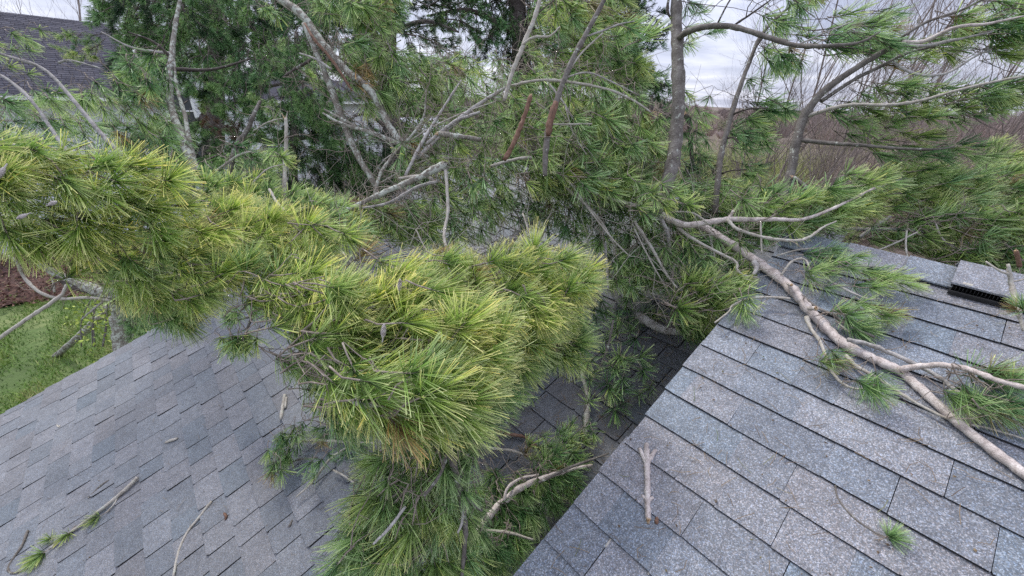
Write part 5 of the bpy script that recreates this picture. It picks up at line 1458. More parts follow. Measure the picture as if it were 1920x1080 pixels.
# ------------------------------------------------------------------ main pink branch across the upper roof
def onA(pts, lift): return [(p[0], p[1], dA(p[0], p[1], lift + p[2] * dA(p[0], p[1]) / F / 2), p[2]) for p in pts]
def onB(pts, lift): return [(p[0], p[1], dB(p[0], p[1], lift + p[2] * dB(p[0], p[1]) / F / 2), p[2]) for p in pts]


L = Limb('fallen_pine_limb', 'long smooth pinkish branch lying diagonally over the upper roof to the right edge', 'branch', at(1920, 885, 1.1), 'bare limbs on the roof')
main = [(1310, 420, 20, .13), (1350, 445, 22, .12), (1400, 478, 25, .07), (1450, 512, 27, .065), (1488, 545, 28, .09), (1512, 575, 27, .085), (1540, 605, 31, .05), (1580, 643, 30, .05), (1640, 674, 30, .05),
        (1690, 698, 29, .05), (1740, 742, 30, .05), (1800, 796, 33, .05), (1870, 850, 37, .05), (1930, 895, 40, .05), (2010, 950, 42, .05)]
L.branch([(p[0], p[1], dA(p[0], p[1], p[3] * .5), p[2] * .71) for p in main], M_BARK_PINK, .03, 14, name='limb')
L.slim = .85
L.branch([(1686, 693, dA(1686, 693, .04), 19), (1720, 687, dA(1720, 687, .07), 17), (1770, 685, dA(1770, 685, .11), 16), (1820, 694, dA(1820, 694, .14), 16), (1870, 713, dA(1870, 713, .16), 16), (1950, 734, dA(1950, 734, .18), 15)], M_BARK_PINK, .04, 11, name='limb')
L.branch([(1590, 637, dA(1590, 637, .07), 12), (1625, 645, dA(1625, 645, .06), 12), (1670, 662, dA(1670, 662, .05), 12), (1722, 686, dA(1722, 686, .04), 12), (1768, 712, dA(1768, 712, .035), 12), (1800, 738, dA(1800, 738, .035), 11), (1835, 755, dA(1835, 755, .035), 9)], M_BARK_GREY, .05, 9, name='limb')
L.branch(onA([(1512, 594, 12), (1520, 615, 9), (1540, 645, 8), (1556, 690, 8), (1578, 718, 8), (1605, 729, 7), (1640, 728, 6)], .03), M_BARK_PALE, .06, 8)
L.branch(onA([(1585, 665, 9), (1605, 686, 11), (1650, 712, 10), (1700, 745, 9), (1745, 770, 8), (1790, 790, 8), (1850, 802, 7), (1930, 826, 7)], .02), M_BARK_PALE, .06, 8)
L.branch(onA([(1495, 548, 6), (1530, 575, 7), (1565, 592, 7), (1590, 610, 6), (1640, 632, 6)], .05), M_BARK_MID, .06, 7)
L.branch(onA([(1568, 588, 5), (1572, 605, 5), (1592, 622, 5)], .04), M_BARK_PALE, .06, 6)
L.branch(onA([(1548, 522, 5), (1580, 540, 6), (1625, 560, 5), (1650, 560, 4)], .05), M_BARK_GREY, .06, 7)
L.branch(onA([(1482, 560, 6), (1440, 557, 6), (1405, 560, 6), (1375, 572, 5), (1366, 585, 4), (1340, 605, 4)], .05), M_BARK_PALE, .06, 7)
L.branch(onA([(1440, 560, 4), (1420, 578, 4), (1412, 590, 3)], .04), M_BARK_PALE, .06, 6)
L.branch(onA([(1465, 515, 5), (1485, 490, 6), (1510, 487, 5), (1522, 515, 4)], .06), M_BARK_PALE, .06, 7)
L.branch(onA([(1415, 490, 14), (1418, 505, 10), (1412, 515, 6)], .07), M_BARK_GREY, .06, 7)
L.branch([(1516, 578, dA(1516, 578, .065), 10), (1530, 578, dA(1530, 578, .12), 12)], M_BARK_PINK, .05, 8, cut=1)
L.branch([(1478, 532, dA(1478, 532, .07), 8), (1484, 534, dA(1484, 534, .13), 9)], M_BARK_PINK, .05, 8, cut=1)
L.branch(onA([(1835, 755, 6), (1860, 768, 5), (1900, 765, 4)], .04), M_BARK_PALE, .06, 6)
L.branch(onA([(1770, 715, 4), (1772, 735, 4), (1795, 742, 3)], .03), M_BARK_MID, .06, 6)
dd = lambda x, y, l=.08: dA(x, y, l)
L.bare_twigs(46, .16, .0016)
L.foliage([(1375, 565), (1405, 570), (1410, 590), (1385, 600)], [(1392, 578, dd(1390, 580), -.1, 1)], 3, ['fan', 'droop'], ['green'], .85, .25, .01)
L.foliage([(1620, 725), (1660, 715), (1672, 745), (1640, 745)], [(1648, 730, dd(1648, 730), .6, .6)], 4, ['brush', 'fan'], ['deep', 'green'], .8, .3, .01)
L.foliage([(1560, 680), (1580, 675), (1582, 690), (1565, 692)], [(1568, 683, dd(1568, 683, .05), .7, .3)], 3, ['fan'], ['olive', 'deep'], .75, .3, .01)
L.foliage([(1780, 735), (1850, 745), (1920, 740), (1920, 790), (1840, 775), (1790, 760)], [(1800, 750, dd(1800, 750), .7, .5), (1880, 765, dd(1880, 765), .9, .3)], 9, ['wind', 'fan'], ['deep', 'green'], .85, .25, .02)
L.foliage([(1850, 700), (1920, 690), (1920, 720), (1870, 720)], [(1880, 705, dd(1880, 705, .06), .9, -.2)], 7, ['wind', 'fan'], ['green', 'deep'], .9, .3, .01)
L.done()

L = Limb('fallen_pine_limb', 'thin green sprays lying flat on the upper roof just below the ridge caps', 'branch', at(1500, 500, dA(1500, 500, .05)), 'bare limbs on the roof')
L.branch(onA([(1455, 480, 4), (1500, 468, 5), (1560, 465, 5), (1600, 470, 4)], .03), M_BARK_PALE, .06, 6)
L.branch(onA([(1525, 525, 4), (1580, 500, 5), (1640, 500, 5), (1700, 505, 4)], .03), M_BARK_GREY, .06, 6)
L.branch(onA([(1560, 590, 4), (1610, 580, 5), (1650, 582, 4)], .03), M_BARK_GREY, .06, 6)
L.foliage([(1500, 462), (1600, 470), (1610, 500), (1540, 500), (1510, 490)], [(1550, 480, dd(1550, 480, .06), .9, .1)], 8, ['wind', 'fan'], ['green'], .75, .3, .01)
L.foliage([(1520, 510), (1560, 500), (1580, 545), (1530, 555)], [(1540, 525, dd(1540, 525, .06), .6, .5)], 5, ['fan'], ['green'], .75, .4, .01)
L.foliage([(1600, 500), (1720, 510), (1700, 545), (1620, 540)], [(1650, 525, dd(1650, 525, .06), .95, .1)], 9, ['wind', 'fan'], ['green', 'green', 'deep'], .8, .3, .01)
L.foliage([(1555, 570), (1620, 565), (1690, 580), (1680, 610), (1620, 600), (1560, 595)], [(1580, 580, dd(1580, 580, .06), .95, -.1), (1660, 590, dd(1660, 590, .06), .9, .3)], 8, ['wind', 'fan'], ['green'], .8, .3, .01)
L.foliage([(1590, 605), (1625, 600), (1635, 630), (1605, 630)], [(1605, 612, dd(1605, 612, .05), .6, .6)], 4, ['brush'], ['green', 'deep'], .8, .3, .01)
L.done()

L = Limb('fallen_pine_limb', 'short pale forked branch leaning on the ridge vent at the right edge', 'branch', at(1905, 520, dA(1905, 520, .1)), 'bare limbs on the roof')
L.branch([(1890, 495, dA(1900, 530, .10), 8), (1896, 530, dA(1900, 530, .10), 14), (1906, 570, dA(1906, 570, .07), 13), (1920, 620, dA(1920, 620, .05), 10)], M_BARK_PALE, .06, 9)
L.branch([(1848, 490, dA(1860, 520, .10), 5), (1875, 508, dA(1880, 530, .10), 7), (1897, 516, dA(1900, 530, .10), 8)], M_BARK_PALE, .06, 8)
L.branch([(1893, 530, dA(1893, 530, .09), 5), (1935, 520, dA(1935, 530, .09), 4)], M_BARK_PALE, .06, 6)
L.branch([(1908, 580, dA(1908, 580, .06), 4), (1908, 595, dA(1908, 595, .05), 4), (1918, 605, dA(1918, 605, .04), 3)], M_BARK_MID, .06, 6)
L.branch([(1905, 470, dA(1905, 530, .12), 11), (1912, 500, dA(1912, 530, .1), 13)], M_BARK_RED, .1, 8, cut=0)
L.foliage([(1895, 560), (1912, 560), (1912, 575), (1895, 580)], [(1903, 568, dA(1903, 568, .07), -.4, -.7)], 3, ['fan'], ['green'], .6, .3, .01)
L.done()

# ------------------------------------------------------------------ golden boughs, nearest the camera
G5 = 'golden green boughs of the fallen pine'
L = Limb('fallen_pine_bough', 'golden green bough reaching in from the left edge, brown cones on it', 'branch', at(-60, 420, 1.2), G5)
L.branch([(a, b_, c * 1.13, d) for a, b_, c, d in [(-80, 400, 1.15, 16), (0, 405, 1.1, 15), (80, 420, 1.08, 13), (160, 455, 1.1, 12), (250, 500, 1.15, 12), (350, 520, 1.25, 10)]], M_BARK_GREY, .06, 9)
L.branch([(a, b_, c * 1.13, d) for a, b_, c, d in [(0, 320, 1.0, 9), (30, 350, 1.0, 10), (60, 420, 1.02, 10)]], M_BARK_GREY, .06, 8)
L.branch([(a, b_, c * 1.13, d) for a, b_, c, d in [(230, 370, 1.1, 8), (245, 420, 1.1, 9), (255, 470, 1.15, 9), (270, 500, 1.18, 8)]], M_BARK_MID, .06, 8)
L.branch([(a, b_, c * 1.13, d) for a, b_, c, d in [(280, 330, 1.15, 7), (275, 380, 1.15, 8), (262, 440, 1.15, 7)]], M_BARK_MID, .06, 8)
L.branch([(a, b_, c * 1.13, d) for a, b_, c, d in [(400, 390, 1.5, 14), (408, 420, 1.45, 12), (412, 470, 1.4, 10), (408, 500, 1.35, 9)]], M_BARK_DARK, .06, 8)
L.foliage([(-30, 260), (60, 275), (120, 310), (200, 300), (300, 290), (350, 320), (340, 380), (420, 400), (450, 470), (430, 560), (390, 610), (340, 620), (270, 560), (200, 520), (130, 495), (50, 470), (-30, 440)],
          [(20, 320, 1.0, .95, .3), (80, 400, 1.0, .9, .45), (60, 460, 1.1, .8, .5), (220, 370, 1.1, .95, .1), (300, 330, 1.2, .95, -.1), (300, 450, 1.2, .95, .2), (350, 580, 1.3, .7, .6), (230, 520, 1.25, .8, .5), (430, 450, 1.3, .9, 0)],
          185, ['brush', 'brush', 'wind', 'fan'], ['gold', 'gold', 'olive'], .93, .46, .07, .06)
L.foliage([(200, 490), (330, 500), (420, 560), (390, 610), (330, 620), (250, 570)], [(300, 560, 1.5, .7, .6)], 40, ['brush', 'droop'], ['olive', 'deep', 'green'], 1.05, .4, .06)
L.done(M_TWIG)

L = Limb('fallen_pine_bough', 'golden green bough in the middle left, sunlit tufts over the bare white twigs', 'branch', at(420, 400, 1.5), G5)
L.branch([(a, b_, c * 1.13, d) for a, b_, c, d in [(400, 395, 1.6, 13), (440, 440, 1.45, 12), (500, 500, 1.3, 11), (540, 560, 1.2, 11), (570, 610, 1.12, 10)]], M_BARK_GREY, .06, 9)
L.branch([(a, b_, c * 1.13, d) for a, b_, c, d in [(500, 500, 1.3, 9), (560, 490, 1.3, 8), (620, 480, 1.32, 6)]], M_BARK_GREY, .06, 8)
L.branch([(a, b_, c * 1.13, d) for a, b_, c, d in [(440, 440, 1.45, 8), (500, 430, 1.5, 7), (580, 440, 1.5, 5)]], M_BARK_GREY, .06, 8)
L.foliage([(400, 370), (500, 385), (600, 420), (690, 450), (700, 490), (650, 470), (640, 530), (720, 560), (700, 620), (620, 640), (560, 640), (500, 570), (430, 520), (400, 450)],
          [(430, 410, 1.5, .8, -.3), (530, 420, 1.45, .85, -.3), (640, 450, 1.4, .9, -.1), (470, 500, 1.3, .8, -.4), (570, 530, 1.2, .9, -.2), (650, 590, 1.1, .9, -.15), (560, 610, 1.1, .8, .2)],
          200, ['brush', 'brush', 'fan'], ['gold', 'gold', 'olive'], .93, .46, .10, .06)
L.done(M_TWIG)

L = Limb('fallen_pine_bough', 'brightest golden bough in the centre foreground with fanned yellow tips', 'branch', at(560, 580, 1.3), G5)
L.branch([(a, b_, c * 1.13, d) for a, b_, c, d in [(545, 560, 1.3, 13), (600, 610, 1.15, 13), (660, 660, 1.02, 14), (690, 700, .98, 13), (700, 760, .95, 12), (720, 820, .98, 10)]], M_BARK_GREY, .06, 9)
L.branch([(a, b_, c * 1.13, d) for a, b_, c, d in [(620, 620, 1.1, 10), (700, 600, 1.1, 9), (780, 580, 1.15, 8), (880, 550, 1.25, 7), (980, 520, 1.35, 5)]], M_BARK_GREY, .06, 8)
L.branch([(a, b_, c * 1.13, d) for a, b_, c, d in [(680, 690, 1.0, 10), (760, 680, .98, 9), (850, 660, 1.05, 7), (940, 620, 1.15, 5)]], M_BARK_GREY, .06, 8)
L.branch([(a, b_, c, d) for a, b_, c, d in [(690, 760, .86, 18), (665, 752, .85, 14), (710, 758, .84, 12)]], M_BARK_GREY, .1, 9)
L.branch([(a, b_, c * 1.13, d) for a, b_, c, d in [(700, 740, .95, 9), (780, 730, .92, 8), (850, 720, .95, 6)]], M_BARK_GREY, .06, 8)
L.foliage([(560, 640), (600, 580), (660, 520), (740, 500), (800, 510), (860, 560), (940, 600), (950, 680), (900, 750), (885, 790), (830, 820), (780, 810), (730, 825), (690, 790), (640, 730), (600, 690)],
          [(620, 640, 1.05, .85, -.4), (600, 690, 1.05, .8, .2), (720, 570, 1.08, .85, -.35), (800, 620, 1.0, .9, -.2), (700, 740, .88, .85, .1), (820, 720, .88, .95, -.15), (880, 780, .92, .9, -.05), (780, 820, .92, .75, .6), (720, 830, .95, .5, .8), (920, 680, 1.05, .95, .05)],
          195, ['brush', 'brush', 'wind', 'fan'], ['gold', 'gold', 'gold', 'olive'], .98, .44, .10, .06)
L.foliage([(540, 680), (620, 690), (680, 780), (700, 830), (650, 820), (600, 740)], [(620, 740, 1.3, .6, .5)], 22, ['brush', 'droop'], ['olive', 'green'], 1.0, .4, .05)
L.done(M_TWIG)

L = Limb('fallen_pine_bough', 'golden bough at the right of the bright mass, tips reaching over the dark valley', 'branch', at(760, 540, 1.5), G5)
L.branch([(a, b_, c * 1.13, d) for a, b_, c, d in [(700, 560, 1.3, 9), (800, 540, 1.4, 9), (900, 520, 1.45, 8), (1000, 510, 1.5, 7), (1060, 520, 1.5, 5)]], M_BARK_GREY, .06, 8)
L.branch([(a, b_, c * 1.13, d) for a, b_, c, d in [(900, 520, 1.45, 7), (960, 570, 1.4, 6), (1020, 610, 1.4, 5)]], M_BARK_GREY, .06, 8)
L.foliage([(760, 500), (850, 475), (930, 485), (1005, 450), (1040, 490), (1085, 475), (1120, 510), (1125, 545), (1070, 560), (1070, 600), (1030, 650), (960, 690), (930, 640), (860, 600), (790, 560)],
          [(820, 520, 1.4, .8, -.45), (920, 510, 1.4, .8, -.4), (1010, 480, 1.45, .8, -.55), (1090, 510, 1.45, .9, .1), (1000, 580, 1.35, .95, -.05), (980, 650, 1.3, .9, .35), (1050, 600, 1.4, .85, .4)],
          210, ['brush', 'fan', 'brush'], ['gold', 'gold', 'olive'], .93, .46, .10, .06)
L.foliage([(960, 600), (1080, 570), (1110, 620), (1080, 690), (1000, 690), (950, 680)], [(1020, 650, 1.7, .6, .7), (1090, 620, 1.7, .8, .3)], 42, ['brush', 'droop', 'fan'], ['olive', 'deep', 'olive'], 1.0, .4, .05)
L.done(M_TWIG)

L = Limb('fallen_pine_bough', 'shaded green underside of the bright bough, hanging over the dark valley', 'branch', at(880, 700, 1.5), G5)
L.branch([(a, b_, c * 1.13, d) for a, b_, c, d in [(760, 640, 1.4, 9), (850, 680, 1.5, 8), (930, 690, 1.6, 6), (1000, 680, 1.7, 4)]], M_BARK_MID, .06, 8)
L.foliage([(850, 640), (960, 640), (1000, 700), (930, 790), (860, 860), (800, 860)], [(900, 720, 1.35, .8, .4), (860, 830, 1.2, .6, .7)], 60, ['brush', 'droop'], ['green', 'olive', 'deep'], 1.0, .4, .06)
L.foliage([(600, 560), (900, 560), (900, 800), (700, 800)], [(700, 650, 1.35, .8, .2), (850, 680, 1.35, .8, .3)], 34, ['brush'], ['olive', 'green'], 1.0, .5, .06)
L.done(M_TWIG)

for a_ in [(748, 545, .98, (.1, -1), 'grey pine cone in the bright centre bough, upper one', 1.0), (703, 572, 1.0, (-.5, .3), 'grey pine cone left of the other two in the bright bough', 1.0),
           (718, 632, .93, (.1, -1), 'pale grey pine cone standing upright between golden tufts', 1.1), (695, 600, 1.0, (-.8, .4), 'grey pine cone on a dark twig under the upper cones', .9),
           (50, 402, .92, (-.9, .4), 'pale cone at the left edge of the golden bough', .75), (92, 384, .92, (.9, -.4), 'pale cone beside the one at the left edge', .75),
           (8, 315, .9, (-.2, .3), 'round pale cone at the very left end of the twig', 1.0), (278, 328, 1.12, (-.9, .2), 'pale cone at the top of the golden bough left of centre', 1.0)]:
    cone(*a_)

# ------------------------------------------------------------------ lower centre: green boughs hanging over the lower roof
G6 = 'green boughs lying on the lower roof'
L = Limb('fallen_pine_bough', 'green bough hanging down at bottom centre, tufts spilling left over the roof', 'branch', at(845, 840, 1.35), G6)
L.fwd = 0.84
L.branch([(838, 820, 1.35, 14), (850, 870, 1.35, 15), (862, 920, 1.35, 15), (870, 970, 1.35, 13), (872, 1010, 1.35, 11), (865, 1090, 1.35, 8)], M_BARK_MID, .06, 9)
L.branch([(838, 850, 1.33, 7), (825, 890, 1.28, 7), (795, 930, 1.22, 6)], M_BARK_MID, .06, 8)
L.branch([(855, 900, 1.35, 6), (870, 930, 1.38, 7), (900, 955, 1.4, 6), (905, 955, 1.4, 4)], M_BARK_MID, .06, 8)
L.branch([(868, 950, 1.35, 6), (866, 980, 1.3, 6), (858, 1000, 1.28, 4)], M_BARK_GREY, .06, 7)
L.branch([(760, 950, 1.15, 6), (730, 990, 1.1, 7), (700, 1020, 1.08, 5)], M_BARK_GREY, .06, 7)
L.foliage([(690, 850), (800, 840), (880, 870), (880, 930), (900, 1000), (900, 1100), (600, 1100), (640, 1040), (660, 1000), (640, 950), (690, 930), (670, 890)],
          [(720, 880, 1.3, -.6, .5), (700, 940, 1.15, -.8, .5), (740, 1000, 1.1, -.35, .9), (640, 1060, 1.1, -.8, .5), (820, 950, 1.2, .1, 1), (860, 1050, 1.2, .2, .95)],
          105, ['brush', 'droop', 'fan'], ['green', 'olive', 'green'], .9, .4, .07, .2)
L.foliage([(760, 870), (900, 880), (930, 1100), (700, 1100)], [(830, 1000, 1.45, .1, 1)], 30, ['brush', 'droop'], ['deep', 'green'], .9, .5, .05)
L.bare_twigs(44, .2, .002)
L.done()

L = Limb('fallen_pine_bough', 'reddish brown branch angled against the roof edge with green tufts below it', 'branch', at(895, 1010, 1.6), G6)
L.branch([(888, 1012, 1.6, 15), (910, 975, 1.65, 15), (945, 940, 1.7, 14), (985, 910, 1.72, 12), (1030, 893, 1.75, 10), (1075, 880, 1.8, 7), (1110, 872, 1.85, 5)], M_BARK_PINK, .06, 10, cut=0)
L.branch([(1010, 905, 1.7, 6), (1060, 880, 1.75, 6), (1100, 865, 1.8, 5), (1142, 850, 1.85, 3)], M_BARK_MID, .06, 7)
L.branch([(945, 940, 1.68, 6), (952, 915, 1.7, 6), (975, 898, 1.75, 5), (1010, 890, 1.75, 4)], M_BARK_PINK, .06, 7)
L.branch([(905, 995, 1.6, 7), (950, 998, 1.55, 6), (1000, 1012, 1.52, 4)], M_BARK_PALE, .06, 7)
L.branch([(895, 1010, 1.58, 6), (900, 1035, 1.55, 5), (902, 1050, 1.5, 4)], M_BARK_MID, .06, 7)
L.foliage([(930, 940), (1000, 910), (1100, 880), (1080, 930), (1010, 990), (960, 1060), (930, 1100), (840, 1100), (880, 1040), (920, 1000)],
          [(970, 960, 1.75, .5, .8), (1060, 910, 1.8, .6, .6), (920, 1050, 1.5, .3, .9), (1000, 980, 1.7, .5, .8)], 80, ['brush', 'droop', 'fan'], ['green', 'deep', 'deep'], .85, .35, .04, .1)
L.foliage([(1010, 850), (1100, 840), (1110, 870), (1020, 890)], [(1050, 870, 1.85, .8, -.3)], 9, ['brush', 'fan'], ['deep', 'green'], .7, .4, .02)
L.done()

L = Limb('pine_sprig', 'small green sprig with forked white twig on the lower roof left of the hanging bough', 'branch', at(640, 830, dB(640, 830, .05)), G6)
L.branch(onB([(560, 828, 5), (600, 826, 6), (650, 829, 6), (700, 832, 5)], .04), M_BARK_PALE, .06, 7)
L.branch(onB([(555, 932, 3), (585, 905, 4), (615, 865, 5), (650, 838, 5)], .04), M_BARK_PALE, .06, 6)
L.branch(onB([(625, 882, 5), (645, 892, 4), (665, 906, 4)], .03), M_BARK_PALE, .06, 6)
L.branch(onB([(540, 870, 3), (560, 862, 4), (595, 858, 4)], .04), M_BARK_MID, .06, 6)
dB_ = lambda x, y: dB(x, y, .12)
L.foliage([(510, 830), (560, 800), (600, 740), (640, 740), (690, 790), (640, 820), (570, 830), (540, 880), (515, 900), (500, 860)],
          [(600, 770, dB_(600, 770), -.1, 1), (530, 850, dB_(530, 850), -.2, 1), (650, 790, dB_(650, 790), .3, .9)], 40, ['fan', 'droop', 'brush'], ['deep', 'green', 'olive'], .75, .5, .02)
L.foliage([(505, 885), (525, 880), (530, 900), (508, 905)], [(515, 892, dB_(515, 892), 0, 1)], 3, ['fan', 'brush'], ['olive', 'green'], .95, .3, .01)
L.foliage([(565, 880), (595, 875), (590, 900), (570, 905)], [(580, 888, dB_(580, 888), -.4, .8)], 3, ['fan'], ['green'], .8, .3, .01)
L.foliage([(600, 840), (690, 840), (680, 870), (610, 860)], [(650, 855, dB_(650, 855), .2, .8)], 8, ['fan', 'star'], ['deep'], .7, .6, .02)
L.done()

L = Limb('pine_sprig', 'cluster of dark star shaped tufts in the valley beside the pale upright stick', 'branch', at(1130, 700, dB(1130, 700, .1)), G6)
L.branch(onB([(1080, 690, 5), (1120, 695, 6), (1160, 680, 5), (1200, 690, 4)], .08), M_BARK_MID, .06, 7)
L.branch([(1150, 600, 2.2, 4), (1140, 650, 2.2, 5), (1120, 700, 2.15, 5)], M_BARK_MID, .06, 7)
L.foliage([(1080, 640), (1150, 590), (1200, 620), (1225, 690), (1215, 770), (1150, 790), (1110, 760), (1090, 700)],
          [(1120, 680, dB(1120, 680, .25), -.2, .4), (1180, 700, dB(1180, 700, .22), .5, .4), (1150, 620, dB(1150, 620, .25), .3, -.6)], 30, ['star', 'star', 'fan'], ['green', 'deep', 'green'], .95, 1.2, .02, .75)
L.foliage([(1090, 560), (1180, 570), (1210, 620), (1120, 620)], [(1150, 590, dB(1150, 590, .15), .4, .7)], 12, ['fan', 'brush'], ['deep'], .85, .6, .02)
L.done()

L = Limb('pine_sprig', 'pale green sprigs pointing up right in the shaded valley near the roof edge', 'branch', at(1050, 840, dB(1050, 840, .05)), G6)
L.branch(onB([(928, 808, 6), (960, 815, 7), (985, 820, 6), (1010, 840, 4)], .02), M_BARK_RED, .06, 7)
L.branch(onB([(870, 815, 6), (910, 838, 6), (960, 845, 5), (1010, 862, 4)], .05), M_BARK_PALE, .06, 7)
L.branch(onB([(878, 820, 8), (900, 850, 7), (920, 890, 6), (935, 930, 5)], .06), M_BARK_MID, .06, 7)
L.branch(onB([(985, 755, 4), (965, 780, 4), (940, 815, 4), (918, 828, 3)], .04), M_BARK_MID, .06, 6)
L.foliage([(990, 830), (1060, 800), (1090, 810), (1080, 850), (1020, 870), (990, 860)], [(1040, 835, dB(1040, 835, .1), .8, -.6)], 15, ['brush', 'fan'], ['green', 'olive', 'green'], .75, .35, .02)
L.foliage([(975, 745), (1000, 740), (1000, 760)], [(990, 750, dB(990, 750, .06), .4, .3)], 2, ['fan'], ['green'], .6, .4, .01)
L.foliage([(1060, 790), (1120, 800), (1130, 830), (1090, 830)], [(1100, 815, dB(1100, 815, .06), .8, .5)], 6, ['fan', 'star'], ['olive', 'green'], .7, .6, .01)
L.foliage([(1040, 870), (1110, 850), (1115, 870), (1050, 890)], [(1080, 868, dB(1080, 868, .06), .8, -.3)], 6, ['fan', 'brush'], ['deep', 'green'], .7, .4, .01)
L.foliage([(880, 900), (980, 890), (960, 950), (880, 960)], [(920, 930, dB(920, 930, .08), .2, .8)], 14, ['fan', 'brush'], ['deep', 'green'], .8, .6, .02)
L.bare_twigs(51, .16, .0016)
L.done()

L = Limb('fallen_pine_bough', 'bright fan of yellow green tufts against the left end of the upper roof', 'branch', at(1275, 580, 2.0), G6)
L.branch([(1265, 560, 2.1, 6), (1275, 580, 2.05, 7), (1300, 555, 2.0, 6), (1330, 535, 1.95, 5), (1370, 530, 1.9, 4)], M_BARK_MID, .06, 7)
L.branch([(1275, 580, 2.05, 6), (1262, 600, 2.05, 5), (1250, 618, 2.1, 4)], M_BARK_MID, .06, 7)
L.foliage([(1265, 560), (1285, 510), (1325, 505), (1350, 530), (1400, 525), (1405, 560), (1360, 590), (1330, 620), (1300, 620), (1275, 600)],
          [(1290, 540, 1.95, .5, -.7), (1370, 545, 1.9, .9, -.15), (1320, 590, 1.95, .7, .5)], 44, ['brush', 'fan', 'wind'], ['olive', 'green', 'olive', 'gold'], .95, .35, .04, .1)
L.foliage([(1280, 590), (1340, 590), (1330, 630), (1280, 640)], [(1310, 610, 2.2, .6, .6)], 14, ['droop', 'brush'], ['deep'], .9, .4, .03)
L.foliage([(1150, 480), (1300, 450), (1400, 470), (1410, 520), (1330, 520), (1270, 545), (1180, 555)], [(1200, 500, 2.25, .4, .8), (1350, 490, 2.05, .6, .6)], 46, ['brush', 'droop', 'fan'], ['green', 'green', 'olive', 'deep'], .95, .5, .05)
L.bare_twigs(40, .35, .002)
L.done()

L = Limb('fallen_pine_limb', 'bare curved grey branch on the lower roof ending in a fresh orange break', 'branch', at(1290, 622, dB(1290, 622, .06)), G6)
L.branch(onB([(1145, 535, 10), (1160, 560, 15), (1185, 582, 17), (1210, 600, 18), (1235, 615, 16), (1265, 622, 15), (1300, 620, 14)], .06), M_BARK_GREY, .06, 10, cut=1)
L.branch(onB([(1250, 610, 5), (1262, 585, 6), (1272, 570, 5)], .10), M_BARK_MID, .06, 7)
L.branch(onB([(1222, 600, 6), (1232, 612, 5), (1232, 625, 3)], .04), M_BARK_PALE, .06, 6)
L.branch(onB([(1300, 624, 4), (1330, 630, 4)], .05), M_BARK_MID, .06, 6)
L.branch(onB([(1150, 518, 4), (1200, 518, 5), (1240, 522, 4)], .12), M_BARK_PALE, .06, 6)
L.foliage([(1200, 590), (1240, 570), (1250, 590), (1215, 600)], [(1225, 585, dB(1225, 585, .08), .8, -.4)], 4, ['brush', 'fan'], ['olive', 'deep'], .85, .3, .01)
L.bare_twigs(44, .2, .0016)
L.done()

L = Limb('fallen_pine_limb', 'thick grey broken branch end showing in the dark gap behind the golden tufts', 'branch', at(950, 470, 2.6), G6)
L.branch([(925, 490, 2.3, 12), (955, 455, 2.45, 12), (985, 425, 2.6, 11), (1015, 405, 2.7, 10)], M_BARK_GREY, .07, 9)
L.branch([(920, 470, 2.4, 6), (945, 458, 2.45, 6), (985, 462, 2.5, 5)], M_BARK_GREY, .07, 7)
L.bare_twigs(61, .28, .002)
L.bare_twigs(50, .4, .002)
L.done()

L = Limb('fallen_pine_limb', 'tangle of thin pale leafless twigs crossing the middle of the pile', 'branch', at(1000, 380, 2.2), 'limbs of the fallen pine across the roof')
for q in [[(720, 300, 2.5, 4), (790, 250, 2.5, 4), (860, 215, 2.5, 4), (930, 190, 2.5, 3)], [(700, 350, 2.4, 4), (800, 300, 2.45, 4), (900, 300, 2.45, 3)],
          [(1060, 200, 2.1, 4), (1075, 250, 2.1, 4), (1100, 290, 2.1, 3)], [(1060, 330, 2.2, 4), (1110, 400, 2.15, 4), (1150, 450, 2.1, 4), (1180, 480, 2.1, 3)],
          [(1190, 430, 2.1, 4), (1215, 480, 2.1, 4), (1260, 560, 2.1, 4)], [(980, 400, 2.3, 4), (1000, 450, 2.2, 4), (1040, 480, 2.2, 3)],
          [(780, 430, 2.1, 4), (800, 470, 2.05, 4), (830, 500, 2.0, 3)], [(1330, 440, 2.0, 3), (1345, 500, 2.0, 4), (1360, 540, 2.0, 3)], [(640, 470, 1.7, 5), (665, 500, 1.6, 5), (690, 515, 1.55, 4)]]:
    L.branch(q, M_BARK_PALE, .06, 6, knots=False)
L.bare_twigs(130, .42, .0019)
L.done(M_BARK_PALE)

# ------------------------------------------------------------------ sticks and litter on the roofs
def stick(name, label, pts, hgt_fn, lift, bark, cut=None, extra=(), group='loose sticks on the roof', leaf=None, kinds=('fan',), mats=('green',), scale=.8):
    L = Limb(name, label, 'stick' if not leaf else 'twig', at(pts[0][0], pts[0][1], hgt_fn(pts[0][0], pts[0][1], lift)), group)
    on = lambda P: [(p[0], p[1], hgt_fn(p[0], p[1], lift + (p[3] if len(p) > 3 else 0) + p[2] * hgt_fn(p[0], p[1]) / F / 2), p[2]) for p in P]
    L.branch(on(pts), bark, .08, 9, cut=cut)
    for e_ in extra: L.branch(on(e_), bark, .08, 7, knots=False)
    if leaf:
        L.conn = False
        for (x, y, dx_, dy_, n_, sc_) in leaf:
            for _ in range(n_):
                d = cam_dir(x, y, (dx_ + rng.normal(0, .15), dy_ + rng.normal(0, .15)), 0); d = d - NV * (d @ NV) + NV * .16; d /= np.linalg.norm(d)
                L.tuft(at(x, y, hgt_fn(x, y, .022)), d, sc_, kinds[rng.integers(len(kinds))], mats[rng.integers(len(mats))])
    L.done(); return L


